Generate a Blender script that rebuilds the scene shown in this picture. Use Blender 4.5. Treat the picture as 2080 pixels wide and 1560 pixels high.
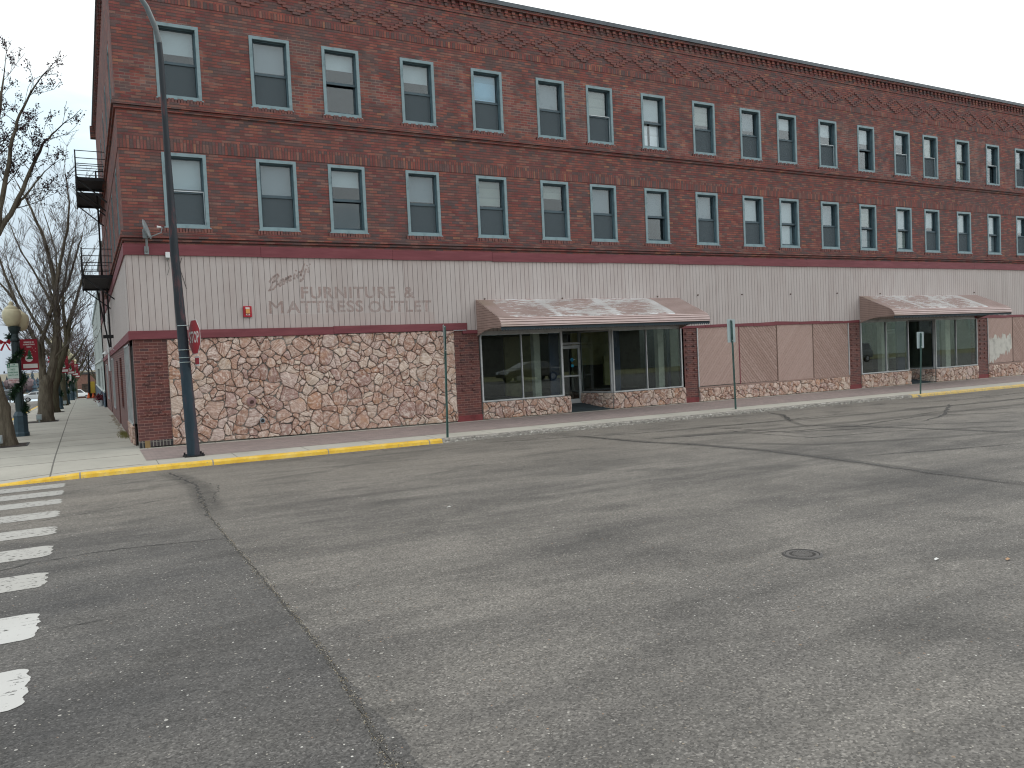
import bpy, bmesh, math, random
from mathutils import Vector, Matrix, noise as mnoise
R=math.radians; PI=math.pi
S=bpy.context.scene; COL=S.collection
for o in list(bpy.data.objects): bpy.data.objects.remove(o)
H=1.95                                   # eye height above the road
def Z(v): return v+H                     # heights were measured from eye level
random.seed(7)

# ---------------------------------------------------------------- camera
cd=bpy.data.cameras.new("camera"); cam=bpy.data.objects.new("camera",cd); COL.objects.link(cam)
yaw,pitch,roll=R(28.61275),R(-2.31758),R(-2.66456)
f=Vector((math.sin(yaw)*math.cos(pitch),math.cos(yaw)*math.cos(pitch),math.sin(pitch)))
r=Vector((math.cos(yaw),-math.sin(yaw),0)); u=r.cross(f)
r2=math.cos(roll)*r+math.sin(roll)*u; u2=-math.sin(roll)*r+math.cos(roll)*u
M=Matrix((r2,u2,-f)).transposed().to_4x4(); M.translation=Vector((0,0,H)); cam.matrix_world=M
cd.sensor_width=36; cd.lens=1589.42/2080*36; cd.clip_start=.05; cd.clip_end=6000
S.camera=cam
S.render.resolution_x=1024; S.render.resolution_y=768
# ---------------------------------------------------------------- node helper
class NT:
    def __init__(s,tree): s.t=tree; s.n=tree.nodes; s.l=tree.links
    def node(s,k,**kw):
        x=s.n.new(k)
        for a,b in kw.items(): setattr(x,a,b)
        return x
    def set(s,sock,v):
        if v is None: return
        if isinstance(v,bpy.types.NodeSocket): s.l.new(v,sock)
        elif isinstance(v,(tuple,list)) and len(v)==3 and sock.type=='RGBA': sock.default_value=(*v,1)
        else: sock.default_value=v
    def m(s,op,a,b=None,c=None,clamp=False):
        x=s.node('ShaderNodeMath',operation=op,use_clamp=clamp)
        for i,v in enumerate((a,b,c)): s.set(x.inputs[i],v) if v is not None else None
        return x.outputs[0]
    def mix(s,f,a,b,mode='MIX'):
        x=s.node('ShaderNodeMix',data_type='RGBA',blend_type=mode); s.set(x.inputs[0],f); s.set(x.inputs[6],a); s.set(x.inputs[7],b); return x.outputs[2]
    def ramp(s,f,stops,interp='LINEAR'):
        x=s.node('ShaderNodeValToRGB'); cr=x.color_ramp; cr.interpolation=interp
        while len(cr.elements)<len(stops): cr.elements.new(.5)
        for e,(p,c) in zip(cr.elements,stops):
            e.position=p; e.color=(c,c,c,1) if isinstance(c,(int,float)) else (*c,1)
        s.set(x.inputs[0],f); return x.outputs[0]
    def xyz(s,v):
        x=s.node('ShaderNodeSeparateXYZ'); s.set(x.inputs[0],v); return x.outputs
    def vec(s,a,b,c=0.0):
        x=s.node('ShaderNodeCombineXYZ'); s.set(x.inputs[0],a); s.set(x.inputs[1],b); s.set(x.inputs[2],c); return x.outputs[0]
    def scale(s,v,sc):
        x=s.node('ShaderNodeVectorMath',operation='MULTIPLY'); s.set(x.inputs[0],v); x.inputs[1].default_value=sc if isinstance(sc,tuple) else (sc,)*3; return x.outputs[0]
    def noise(s,v,sc,det=3,rough=.55,dist=0.,out=0):
        x=s.node('ShaderNodeTexNoise'); s.set(x.inputs['Vector'],v); x.inputs['Scale'].default_value=sc; x.inputs['Detail'].default_value=det
        x.inputs['Roughness'].default_value=rough; x.inputs['Distortion'].default_value=dist; return x.outputs[out]
    def voro(s,v,sc,feat='F1',rnd=1.):
        x=s.node('ShaderNodeTexVoronoi',feature=feat); s.set(x.inputs['Vector'],v); x.inputs['Scale'].default_value=sc; x.inputs['Randomness'].default_value=rnd; return x.outputs
    def wn(s,v):
        x=s.node('ShaderNodeTexWhiteNoise',noise_dimensions='3D'); s.set(x.inputs['Vector'],v); return x.outputs
    def pos(s): return s.node('ShaderNodeNewGeometry').outputs['Position']
    def obj(s): return s.node('ShaderNodeTexCoord').outputs['Object']
    def bump(s,h,st=.5,dist=.01):
        x=s.node('ShaderNodeBump'); x.inputs['Strength'].default_value=st; x.inputs['Distance'].default_value=dist; s.set(x.inputs['Height'],h); return x.outputs[0]
def mat(name,col=None,rough=.8,metal=0.,spec=.3,fn=None,emit=None):
    m=bpy.data.materials.new(name); m.use_nodes=True; t=NT(m.node_tree)
    b=[n for n in t.n if n.type=='BSDF_PRINCIPLED'][0]
    b.inputs['Roughness'].default_value=rough; b.inputs['Metallic'].default_value=metal; b.inputs['Specular IOR Level'].default_value=spec
    if col is not None: b.inputs['Base Color'].default_value=(*col,1)
    if fn:
        d=fn(t) or {}
        for k,v in d.items():
            key={'c':'Base Color','r':'Roughness','n':'Normal','a':'Alpha','m':'Metallic'}[k]; t.set(b.inputs[key],v)
    return m
def paint(name,col,rough=.7,var=.12,grime=.25,sc=3,metal=0.,spec=.3,obj=True,bump=.15):
    """painted or plain surface with uneven tone and grime"""
    def fn(t):
        p=t.obj() if obj else t.pos()
        n=t.noise(p,sc,5,.6); n2=t.noise(p,sc*9,4,.6); dk=tuple(c*(1-grime*1.6) for c in col); lt=tuple(min(1,c*(1+var)) for c in col)
        c=t.ramp(n,[(.25,dk),(.5,col),(.8,lt)]); c=t.mix(t.m('MULTIPLY',n2,.18),c,tuple(c_*.55 for c_ in col))
        return dict(c=c,r=t.m('ADD',t.m('MULTIPLY',n2,.25),rough-.12),n=t.bump(n2,bump,.004))
    return mat(name,col,rough,metal,spec,fn)
# ---------------------------------------------------------------- world and sun
W=bpy.data.worlds.new("World"); S.world=W; W.use_nodes=True; t=NT(W.node_tree)
bg=[n for n in t.n if n.type=='BACKGROUND'][0]
sky=t.node('ShaderNodeTexSky',sky_type='NISHITA'); sky.sun_disc=False; sky.sun_elevation=R(52); sky.sun_rotation=R(55); sky.air_density=1.5; sky.dust_density=2
dr=t.node('ShaderNodeTexCoord').outputs['Generated']; dx,dy,dz=t.xyz(dr)
hz=t.m('MAXIMUM',dz,0.02)
cv=t.vec(t.m('DIVIDE',dx,t.m('ADD',hz,.35)),t.m('DIVIDE',dy,t.m('ADD',hz,.35)),t.m('MULTIPLY',dz,1.5))
n1=t.noise(cv,2.1,6,.55,.3); n2=t.noise(cv,.9,3,.5)
el=t.ramp(dz,[(0.,.54),(.08,.56),(.18,.70),(.30,.92),(.45,1.02),(1,1.05)])
side=t.m('MULTIPLY',t.m('MAXIMUM',dx,0.),.75)
val=t.m('ADD',t.m('ADD',el,side),t.m('MULTIPLY',t.m('SUBTRACT',n1,.5),.7))
val=t.m('ADD',val,t.m('MULTIPLY',t.m('SUBTRACT',n2,.5),.35))
tint=t.ramp(val,[(.35,(.80,.92,1.07)),(.72,(.80,.95,1.05)),(.86,(.80,.97,1.05)),(1.,(.97,1.,1.0))])
cl=t.mix(1.,tint,t.vec(val,val,val),'MULTIPLY')
cl=t.mix(.06,cl,t.mix(1.,sky.outputs[0],(.1,.1,.1),'MULTIPLY'))
t.set(bg.inputs[0],cl); bg.inputs[1].default_value=1.0
sd=bpy.data.lights.new("sun",'SUN'); sd.energy=.75; sd.angle=R(35); sd.color=(1,.96,.9); so=bpy.data.objects.new("sun",sd); COL.objects.link(so)
so.rotation_euler=Vector((-math.sin(R(55))*.62,-.25,-.79)).to_track_quat('-Z','Y').to_euler()
S.view_settings.view_transform='Standard'; S.view_settings.look='None'; S.view_settings.exposure=.4; S.view_settings.gamma=1
S.cycles.max_bounces=7; S.cycles.transparent_max_bounces=14; S.cycles.diffuse_bounces=3; S.cycles.use_denoising=True; S.cycles.denoising_input_passes='RGB_ALBEDO_NORMAL'; S.cycles.denoising_prefilter='ACCURATE'; S.cycles.pixel_filter_type='BLACKMAN_HARRIS'; S.cycles.filter_width=1.15
S.cycles.caustics_reflective=False; S.cycles.caustics_refractive=False
# ---------------------------------------------------------------- mesh helper
class MB:
    def __init__(s): s.v=[]; s.f=[]; s.mi=[]; s.col=[]; s.k=0; s.c=(1,1,1)
    def add(s,vs,fs):
        b=len(s.v); s.v+= [tuple(v) for v in vs]; s.col+=[s.c]*len(vs)
        for q in fs: s.f.append(tuple(b+i for i in q)); s.mi.append(s.k)
    def box(s,x0,y0,z0,x1,y1,z1):
        s.add([(x0,y0,z0),(x1,y0,z0),(x1,y1,z0),(x0,y1,z0),(x0,y0,z1),(x1,y0,z1),(x1,y1,z1),(x0,y1,z1)],
              [(0,3,2,1),(4,5,6,7),(0,1,5,4),(1,2,6,5),(2,3,7,6),(3,0,4,7)])
    def obox(s,c,ax,ay,az,hx,hy,hz):
        c=Vector(c); V=[]
        for k in (-1,1):
            for i,j in ((-1,-1),(1,-1),(1,1),(-1,1)): V.append(c+ax*hx*i+ay*hy*j+az*hz*k)
        s.add(V,[(0,3,2,1),(4,5,6,7),(0,1,5,4),(1,2,6,5),(2,3,7,6),(3,0,4,7)])
    def bar(s,a,b,w,h=None):
        a=Vector(a); b=Vector(b); d=b-a; L=d.length; d.normalize(); up=Vector((0,0,1)) if abs(d.z)<.95 else Vector((0,1,0))
        x=d.cross(up).normalized(); y=x.cross(d); s.obox((a+b)/2,x,d,y,w/2,L/2,(h or w)/2)
    def quad(s,*p): s.add(p,[tuple(range(len(p)))])
    def tube(s,pts,rs,n=8,cap=True):
        pts=[Vector(p) for p in pts]; rs=rs if isinstance(rs,(list,tuple)) else [rs]*len(pts)
        V=[]; F=[]; prev=None
        for i,p in enumerate(pts):
            d=(pts[min(i+1,len(pts)-1)]-pts[max(i-1,0)])
            if d.length<1e-9: d=Vector((0,0,1))
            d.normalize()
            if prev is None: x=d.orthogonal().normalized()
            else:
                x=prev-d*prev.dot(d)
                x=x.normalized() if x.length>1e-6 else d.orthogonal().normalized()
            prev=x; y=d.cross(x)
            for j in range(n):
                a=2*PI*j/n; V.append(p+(x*math.cos(a)+y*math.sin(a))*rs[i])
        for i in range(len(pts)-1):
            for j in range(n): k=(j+1)%n; F.append((i*n+j,i*n+k,(i+1)*n+k,(i+1)*n+j))
        if cap: F.append(tuple(range(n-1,-1,-1))); F.append(tuple((len(pts)-1)*n+j for j in range(n)))
        s.add(V,F)
    def lathe(s,prof,n=20,c=(0,0,0),a0=0.):
        V=[];F=[]
        for (rr,z) in prof:
            for j in range(n):
                a=a0+2*PI*j/n; V.append((c[0]+rr*math.cos(a),c[1]+rr*math.sin(a),c[2]+z))
        for i in range(len(prof)-1):
            for j in range(n): k=(j+1)%n; F.append((i*n+j,i*n+k,(i+1)*n+k,(i+1)*n+j))
        F.append(tuple(range(n-1,-1,-1))); F.append(tuple((len(prof)-1)*n+j for j in range(n)))
        s.add(V,F)
    def prism(s,poly,fn,d0,d1):
        """poly of (u,v), fn(u,v,d)->xyz"""
        n=len(poly); s.add([fn(a,b,d0) for a,b in poly]+[fn(a,b,d1) for a,b in poly],
            [tuple(range(n)),tuple(range(2*n-1,n-1,-1))]+[(i,(i+1)%n,n+(i+1)%n,n+i) for i in range(n)])
    def build(s,name,mats,parent=None,smooth=False,attr=False,bevel=0,label=None,fixn=True):
        me=bpy.data.meshes.new(name); me.from_pydata(s.v,[],s.f)
        mats=mats if isinstance(mats,(list,tuple)) else [mats]
        for m in mats: me.materials.append(m)
        if len(mats)>1: me.polygons.foreach_set('material_index',s.mi)
        if attr:
            a=me.color_attributes.new('rnd','FLOAT_COLOR','POINT')
            for i,c in enumerate(s.col): a.data[i].color=(*c,1)
        if fixn:
            bm=bmesh.new(); bm.from_mesh(me); bmesh.ops.recalc_face_normals(bm,faces=bm.faces); bm.to_mesh(me); bm.free()
        if smooth: me.polygons.foreach_set('use_smooth',[True]*len(me.polygons))
        o=bpy.data.objects.new(name,me); COL.objects.link(o)
        if smooth=='auto':
            try: me.set_sharp_from_angle(angle=R(35))
            except Exception: pass
        if bevel:
            b=o.modifiers.new('bevel','BEVEL'); b.width=bevel; b.segments=2; b.limit_method='ANGLE'; b.angle_limit=R(40)
        if label: o['label']=label
        if parent is not None: attach(o,parent)
        return o
def attach(o,parent):
    o.parent=parent
    o.matrix_parent_inverse=Matrix.Translation(-WL[parent]) if parent in WL else Matrix()
WL={}
def thing(name,label,cat,loc,group=None,world=False):
    o=bpy.data.objects.new(name,None); COL.objects.link(o); o.location=loc; o.empty_display_size=.3
    o['label']=label; o['category']=cat
    if group: o['group']=group
    if world: WL[o]=Vector(loc)          # parts are modelled in world coordinates
    return o
def tag(o,label,cat,group=None):
    o['label']=label; o['category']=cat
    if group: o['group']=group
    return o
def struct(o): o['kind']='structure'; return o
def textmesh(body,size,mat_,name,bold=0.,shear=0.,align='LEFT',space=1.,depth=0.):
    c=bpy.data.curves.new('tmp','FONT'); c.body=body; c.size=size; c.offset=bold; c.shear=shear; c.align_x=align; c.space_character=space; c.extrude=depth; c.resolution_u=3
    o=bpy.data.objects.new('tmp',c); COL.objects.link(o); dg=bpy.context.evaluated_depsgraph_get()
    me=bpy.data.meshes.new_from_object(o.evaluated_get(dg)); bpy.data.objects.remove(o); bpy.data.curves.remove(c)
    me.materials.clear(); me.materials.append(mat_); q=bpy.data.objects.new(name,me); COL.objects.link(q); return q
def copyof(o,parent,loc=None):
    c=o.copy(); COL.objects.link(c); c.parent=parent
    if loc is not None: c.location=loc
    return c
def lerp(a,b,t_): return a+(b-a)*t_
def interp(x,xs,ys):
    if x<=xs[0]: return ys[0]
    for i in range(1,len(xs)):
        if x<=xs[i]: return lerp(ys[i-1],ys[i],(x-xs[i-1])/(xs[i]-xs[i-1]))
    return ys[-1]
# ---------------------------------------------------------------- terrain functions
def dY(Y): return interp(Y,[40,80,110,150,290,400,460,900],[0,-.45,-1.2,-2.3,-6.6,-6.6,-4.5,4])
def xs_(X): return -.0075*(max(0,min(X,60)-1))
def zroad(X,Y): return Z(-1.95+xs_(X)+dY(Y)-.115*interp(Y,[9,17.4],[0,1]))
def zbase(X,Y=21): return Z(-1.91+xs_(X)+dY(Y))
def zwalk(X,Y):
    a=zbase(X,Y)-.06*interp(Y,[17.4,21],[1,0])*(1 if X>1 else 1)
    drop=interp(X,[-2.2,-.2],[1,0])*interp(Y,[17.4,19.2],[1,0])     # dropped kerb at the corner
    return a-.11*drop
# ---------------------------------------------------------------- materials
def asphalt_fn(t):
    p=t.pos(); x,y,z=t.xyz(p)
    base=t.noise(p,.55,4,.6); st=t.noise(t.scale(p,(.16,1.1,1)),1.0,4,.6,.4); fine=t.noise(p,150,2,.7); mid=t.noise(p,38,3,.7)
    v=t.m('ADD',t.m('MULTIPLY',base,.45),t.m('MULTIPLY',st,.55))
    c=t.ramp(v,[(.36,(.066,.062,.058)),(.46,(.108,.100,.091)),(.55,(.146,.135,.121)),(.66,(.180,.165,.147))])
    # dusty lighter lane edge by the kerb
    dust=t.m('MULTIPLY',t.ramp(t.m('DIVIDE',y,20.),[(.5,0.),(.72,1.),(.95,.8)]),t.m('ADD',.5,t.m('MULTIPLY',base,.9)))
    c=t.mix(t.m('MULTIPLY',dust,.7),c,(.200,.180,.155))
    # older darker paving left of the seam
    edge=t.m('ADD',x,t.m('MULTIPLY',t.m('SUBTRACT',t.noise(t.vec(0.,y,0.),2.2,4,.7),.5),.16))
    left=t.m('MULTIPLY',t.m('LESS_THAN',edge,1.31),t.m('SUBTRACT',1.,t.ramp(t.m('DIVIDE',y,20.),[(.42,0.),(.62,1.)])))
    c=t.mix(t.m('MULTIPLY',left,.5),c,(.058,.058,.060))
    # worn zone in the foreground, coarser and paler
    near=t.ramp(t.m('DIVIDE',y,20.),[(.1,1.),(.42,0.)])
    c=t.mix(t.m('MULTIPLY',t.m('MULTIPLY',near,t.m('SUBTRACT',1.,left)),.4),c,(.152,.144,.134))
    # soft oil stains
    oil=t.ramp(t.noise(t.scale(p,(.55,1.1,1)),1.25,3,.5,.4),[(.54,0.),(.70,1.)])
    c=t.mix(t.m('MULTIPLY',oil,.50),c,(.052,.049,.046))
    # aggregate: per-stone tone, pale chips and dark pits
    vo=t.voro(p,85.); cr_,cg,cb=t.xyz(vo['Color'])
    c=t.mix(1.,c,t.ramp(cr_,[(0,.55),(.5,1.),(.88,1.25),(1,1.9)]),'MULTIPLY')
    vb=t.voro(p,42.); br,bg_,bb=t.xyz(vb['Color'])
    chip=t.m('MULTIPLY',t.m('GREATER_THAN',br,.84),t.m('LESS_THAN',vb['Distance'],t.m('MULTIPLY',bg_,.32)))
    tone=t.ramp(bb,[(0,(.40,.37,.32)),(.35,(.30,.25,.19)),(.6,(.48,.45,.41)),(.75,(.33,.21,.14)),(.85,(.62,.60,.55)),(.95,(.75,.73,.68))],'CONSTANT')
    c=t.mix(t.m('MULTIPLY',chip,.75),c,tone)
    vc=t.voro(p,21.); ar,ag,ab_=t.xyz(vc['Color']); big=t.m('MULTIPLY',t.m('GREATER_THAN',ar,.955),t.m('LESS_THAN',vc['Distance'],t.m('MULTIPLY',ag,.26))); c=t.mix(t.m('MULTIPLY',big,.7),c,t.ramp(ab_,[(0,(.36,.33,.29)),(.4,(.26,.18,.12)),(.6,(.4,.38,.34)),(.9,(.55,.53,.49))],'CONSTANT'))
    pit=t.m('MULTIPLY',t.m('LESS_THAN',br,.10),t.m('LESS_THAN',vb['Distance'],.3)); c=t.mix(t.m('MULTIPLY',pit,.6),c,(.03,.03,.03))
    c=t.mix(t.m('MULTIPLY',mid,.2),c,(.05,.05,.05)); rv=t.noise(t.scale(p,(.22,1.,1)),5.,5,.75,.6); c=t.mix(1.,c,t.ramp(rv,[(.3,.84),(.7,1.13)]),'MULTIPLY')
    h=t.m('ADD',t.m('MULTIPLY',vo['Distance'],-.6),t.m('ADD',t.m('MULTIPLY',fine,.4),t.m('MULTIPLY',chip,.5)))
    return dict(c=c,r=t.m('ADD',.72,t.m('MULTIPLY',mid,.25)),n=t.bump(h,.65,.007))
M_asph=mat('asphalt',rough=.85,fn=asphalt_fn,spec=.25)
def concrete_fn(base,joint=None,dark=.6):
    def fn(t):
        p=t.pos(); x,y,z=t.xyz(p); n=t.noise(p,.7,5,.6); n2=t.noise(p,9,4,.65); n3=t.noise(p,90,2,.6)
        c=t.ramp(n,[(.3,tuple(b*dark for b in base)),(.5,tuple(b*.9 for b in base)),(.7,base)])
        c=t.mix(t.m('MULTIPLY',n2,.3),c,tuple(b*.6 for b in base)); c=t.mix(1.,c,t.ramp(n3,[(.3,.86),(.7,1.08)]),'MULTIPLY')
        if joint: c=t.mix(joint(t,x,y,n2),c,(.06,.055,.05))
        return dict(c=c,n=t.bump(n3,.3,.003))
    return fn
def lines(t,v,period,w,off=0.):
    q=t.m('FRACT',t.m('DIVIDE',t.m('ADD',v,off),period)); return t.m('LESS_THAN',q,w/period)
def walk_joint(t,x,y,n):
    side=t.m('LESS_THAN',x,1.0)
    w=t.m('ADD',x,t.m('MULTIPLY',n,.02))
    a=t.m('MULTIPLY',side,t.m('MAXIMUM',lines(t,t.m('ADD',y,t.m('MULTIPLY',n,.05)),1.85,.055,.6),lines(t,t.m('ADD',w,20.),1.95,.03,.2)))
    b=t.m('MULTIPLY',t.m('SUBTRACT',1.,side),lines(t,w,1.55,.016,.3))
    return t.m('MULTIPLY',t.m('MAXIMUM',a,b),.75)
M_conc=mat('sidewalk_concrete',rough=.9,fn=concrete_fn((.49,.465,.405),walk_joint,.74))
def kerbc_fn(t):
    p=t.pos(); n=t.noise(t.scale(p,(1,2,2)),9,5,.75); n2=t.noise(p,1.2,4,.6); c=t.ramp(n2,[(.3,(.20,.185,.165)),(.7,(.29,.27,.24))])
    c=t.mix(t.ramp(n,[(.56,0.),(.61,1.)]),c,(.50,.48,.44)); c=t.mix(t.ramp(n,[(.40,1.),(.46,0.)]),c,(.12,.11,.10)); return dict(c=c,n=t.bump(n,.8,.02))
M_kerbc=mat('kerb_concrete',rough=.92,fn=kerbc_fn)
def yellow_fn(t):
    p=t.pos(); n=t.noise(p,3.,5,.7); n2=t.noise(t.scale(p,(1,1,2)),22,4,.7); x,y,z=t.xyz(p)
    c=t.ramp(n,[(.3,(.60,.34,.03)),(.5,(.70,.44,.05)),(.7,(.74,.53,.16))])
    fade=t.ramp(t.m('DIVIDE',x,60.),[(.15,0.),(.35,.35),(.6,.45)])
    n4=t.noise(t.scale(p,(2.,1,1)),1.6,5,.7); chip=t.m('MAXIMUM',t.m('GREATER_THAN',t.m('ADD',n2,t.m('MULTIPLY',fade,.22)),.63),t.m('MAXIMUM',t.m('GREATER_THAN',n4,.70),lines(t,t.m('ADD',x,10.),2.45,.03)))
    c=t.mix(chip,c,(.26,.235,.20)); c=t.mix(fade,c,(.44,.36,.20))
    return dict(c=c,n=t.bump(n2,.4,.006))
M_yel=mat('yellow_kerb_paint',rough=.7,fn=yellow_fn)
def paver_fn(t):
    p=t.pos(); x,y,z=t.xyz(p)
    w,h=.2,.1; row=t.m('FLOOR',t.m('DIVIDE',y,h)); cu=t.m('ADD',t.m('DIVIDE',x,w),t.m('MULTIPLY',t.m('FLOORED_MODULO',row,2.),.5)); col=t.m('FLOOR',cu)
    rn=t.wn(t.vec(col,row,0.))[0]; j=t.m('MAXIMUM',t.m('LESS_THAN',t.m('FRACT',cu),.04),t.m('LESS_THAN',t.m('FRACT',t.m('DIVIDE',y,h)),.08))
    c=t.ramp(rn,[(0,(.25,.195,.185)),(.5,(.30,.235,.22)),(1,(.33,.255,.235))]); c=t.mix(t.m('MULTIPLY',t.noise(p,1.2,5,.6),.5),c,(.20,.18,.165))
    c=t.mix(t.m('MULTIPLY',j,.6),c,(.10,.09,.085))
    return dict(c=c)
M_paver=mat('brick_paver',rough=.9,fn=paver_fn)
def brick_fn(w=.225,h=.075,swap=False,pal=None,mort=(.070,.050,.048),mortlight=True,mw=.012,mh=.019,dirt=True,vfill=1.,tone=(1.20,1.22,1.18)):
    pal=pal or [(0,(.150,.060,.056)),(.16,(.200,.062,.054)),(.3,(.155,.048,.048)),(.42,(.120,.070,.070)),(.52,(.225,.080,.064)),(.66,(.175,.060,.056)),(.76,(.200,.098,.084)),(.86,(.102,.066,.068)),(.962,(.26,.12,.08)),(.98,(.19,.065,.06))]
    def fn(t):
        p=t.pos(); x,y,z=t.xyz(p); uu=t.m('ADD',x,y); a,b=(z,uu) if swap else (uu,z)
        row=t.m('FLOOR',t.m('DIVIDE',b,h)); cu=t.m('ADD',t.m('DIVIDE',a,w),t.m('MULTIPLY',t.m('FLOORED_MODULO',row,2.),.0 if swap else .5))
        col=t.m('FLOOR',cu); rn=t.wn(t.vec(col,row,0.)); fu=t.m('FRACT',cu); fv=t.m('FRACT',t.m('DIVIDE',b,h))
        pn=t.noise(p,.55,4,.6)
        sel=t.m('ADD',t.m('MULTIPLY',rn[0],.72),t.m('MULTIPLY',pn,.28),clamp=True)
        c=t.ramp(rn[0],pal,'CONSTANT')
        # grey-brown weathered patches
        c=t.mix(t.m('MULTIPLY',t.ramp(pn,[(.5,0.),(.68,1.)]),.4),c,(.125,.080,.078))
        c=t.mix(1.,c,t.ramp(t.noise(p,3.2,4,.6),[(.25,.78),(.75,1.2)]),'MULTIPLY'); warm=t.ramp(t.noise(t.scale(p,(.5,.5,1.6)),.42,4,.6),[(.42,0.),(.62,1.)]); c=t.mix(t.m('MULTIPLY',warm,.3),c,t.mix(1.,c,(1.28,1.02,.86),'MULTIPLY'))
        c=t.mix(1.,c,t.ramp(t.noise(p,60,2,.6),[(.3,.8),(.7,1.15)]),'MULTIPLY')
        mv=t.m('LESS_THAN',fu,mw/w); mhz=t.m('LESS_THAN',fv,mh/h)
        if mortlight:
            zz=t.m('MULTIPLY',t.m('GREATER_THAN',z,8.45),t.m('LESS_THAN',z,10.5)); li=t.m('MULTIPLY',zz,t.ramp(t.noise(p,.8,3,.6),[(.46,0.),(.56,1.)]))
            mc=t.mix(t.m('MULTIPLY',li,.8),mort,(.25,.17,.15))
        else: mc=mort
        c=t.mix(t.m('MULTIPLY',t.m('MAXIMUM',mhz,t.m('MULTIPLY',mv,t.m('ADD',.4,li) if mortlight else vfill)),.92),c,mc)
        if dirt: # soot washed below the string courses and coping
            d=t.m('MULTIPLY',t.ramp(t.noise(t.scale(p,(3,3,.35)),1.0,4,.6),[(.45,0.),(.7,1.)]),.4); c=t.mix(d,c,(.075,.06,.06))
        c=t.mix(1.,c,tone,'MULTIPLY')
        hgt=t.m('SUBTRACT',t.m('MULTIPLY',rn[0],.35),t.m('MAXIMUM',mhz,mv))
        return dict(c=c,n=t.bump(t.m('ADD',hgt,t.m('MULTIPLY',t.noise(p,45,2,.6),.3)),.7,.008))
    return fn
M_brick=mat('red_brick',rough=.88,fn=brick_fn())
M_soldier=mat('soldier_brick',rough=.88,fn=brick_fn(w=.30,h=.075,swap=True))
DP=[(0,(.085,.034,.032)),(.2,(.105,.038,.034)),(.4,(.07,.03,.03)),(.55,(.12,.042,.036)),(.7,(.09,.034,.034)),(.85,(.062,.032,.034)),(.9,(.10,.035,.03))]
M_dbrick=mat('dark_pier_brick',rough=.6,fn=brick_fn(w=.2,h=.07,pal=DP,mort=(.25,.15,.13),mortlight=False,dirt=False,mh=.010,mw=.007,tone=(1.25,1.15,1.1)),spec=.4)
M_blackbrick=mat('black_glazed_brick',rough=.45,fn=brick_fn(w=.17,h=.075,swap=True,pal=[(0,(.02,.022,.026)),(.5,(.035,.03,.035)),(1,(.05,.035,.04))],mort=(.22,.2,.18),mortlight=False,dirt=False))
M_redbase=paint('red_painted_base',(.20,.042,.045),.6,grime=.35)
def board_fn(col,wear=.35,streak=(1,1,.2)):
    def fn(t):
        p=t.pos(); n=t.noise(t.scale(p,streak),3,5,.6); n2=t.noise(p,14,4,.65)
        c=t.ramp(n,[(.3,tuple(a*.8 for a in col)),(.5,col),(.75,tuple(a*1.12 for a in col))]); c=t.mix(t.m('MULTIPLY',n2,wear),c,tuple(a*.72 for a in col))
        return dict(c=c,n=t.bump(n2,.25,.004))
    return fn
def siding_fn(t):
    p=t.pos(); x,y,z=t.xyz(p); uu=t.m('ADD',x,y); pl=t.m('FLOOR',t.m('DIVIDE',uu,.147)); rn=t.wn(t.vec(pl,3.,1.))[0]
    n=t.noise(t.scale(p,(2,2,.4)),1.4,5,.6); n2=t.noise(p,12,4,.65)
    c=t.ramp(n,[(.3,(.445,.385,.365)),(.5,(.49,.435,.415)),(.72,(.515,.465,.445))]); c=t.mix(1.,c,t.ramp(rn,[(0,.97),(1,1.02)]),'MULTIPLY')
    c=t.mix(t.m('MULTIPLY',n2,.25),c,(.31,.25,.235))
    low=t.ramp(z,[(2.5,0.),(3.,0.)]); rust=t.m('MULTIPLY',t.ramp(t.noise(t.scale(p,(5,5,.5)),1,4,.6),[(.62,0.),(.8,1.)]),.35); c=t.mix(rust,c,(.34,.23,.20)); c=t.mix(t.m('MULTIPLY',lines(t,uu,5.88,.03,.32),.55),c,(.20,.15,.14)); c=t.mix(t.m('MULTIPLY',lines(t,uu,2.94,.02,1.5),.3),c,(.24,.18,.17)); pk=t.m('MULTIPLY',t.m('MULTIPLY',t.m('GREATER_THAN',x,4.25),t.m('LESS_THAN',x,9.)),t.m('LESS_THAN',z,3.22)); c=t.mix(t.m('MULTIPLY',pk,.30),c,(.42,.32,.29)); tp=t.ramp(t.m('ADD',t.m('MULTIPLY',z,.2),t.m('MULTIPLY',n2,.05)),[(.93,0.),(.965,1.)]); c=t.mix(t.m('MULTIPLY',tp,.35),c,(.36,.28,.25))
    return dict(c=c,n=t.bump(t.noise(t.scale(p,(30,30,1)),1.5,3,.6),.25,.004))
M_siding=mat('beige_siding',rough=.8,fn=siding_fn)
M_groove=mat('siding_groove',(.26,.215,.205),rough=.9)
def fascia_fn(t):
    p=t.pos(); n=t.noise(t.scale(p,(.8,.8,6)),2.,5,.6); n2=t.noise(t.scale(p,(1,1,5)),5,4,.7)
    c=t.ramp(n,[(.3,(.150,.040,.048)),(.55,(.19,.052,.062)),(.8,(.23,.075,.083))]); ch=t.ramp(n2,[(.74,0.),(.78,1.)]); c=t.mix(t.m('MULTIPLY',ch,.7),c,(.35,.24,.22))
    return dict(c=c,n=t.bump(n2,.3,.004))
M_fascia=mat('maroon_fascia_paint',rough=.65,fn=fascia_fn)
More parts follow.
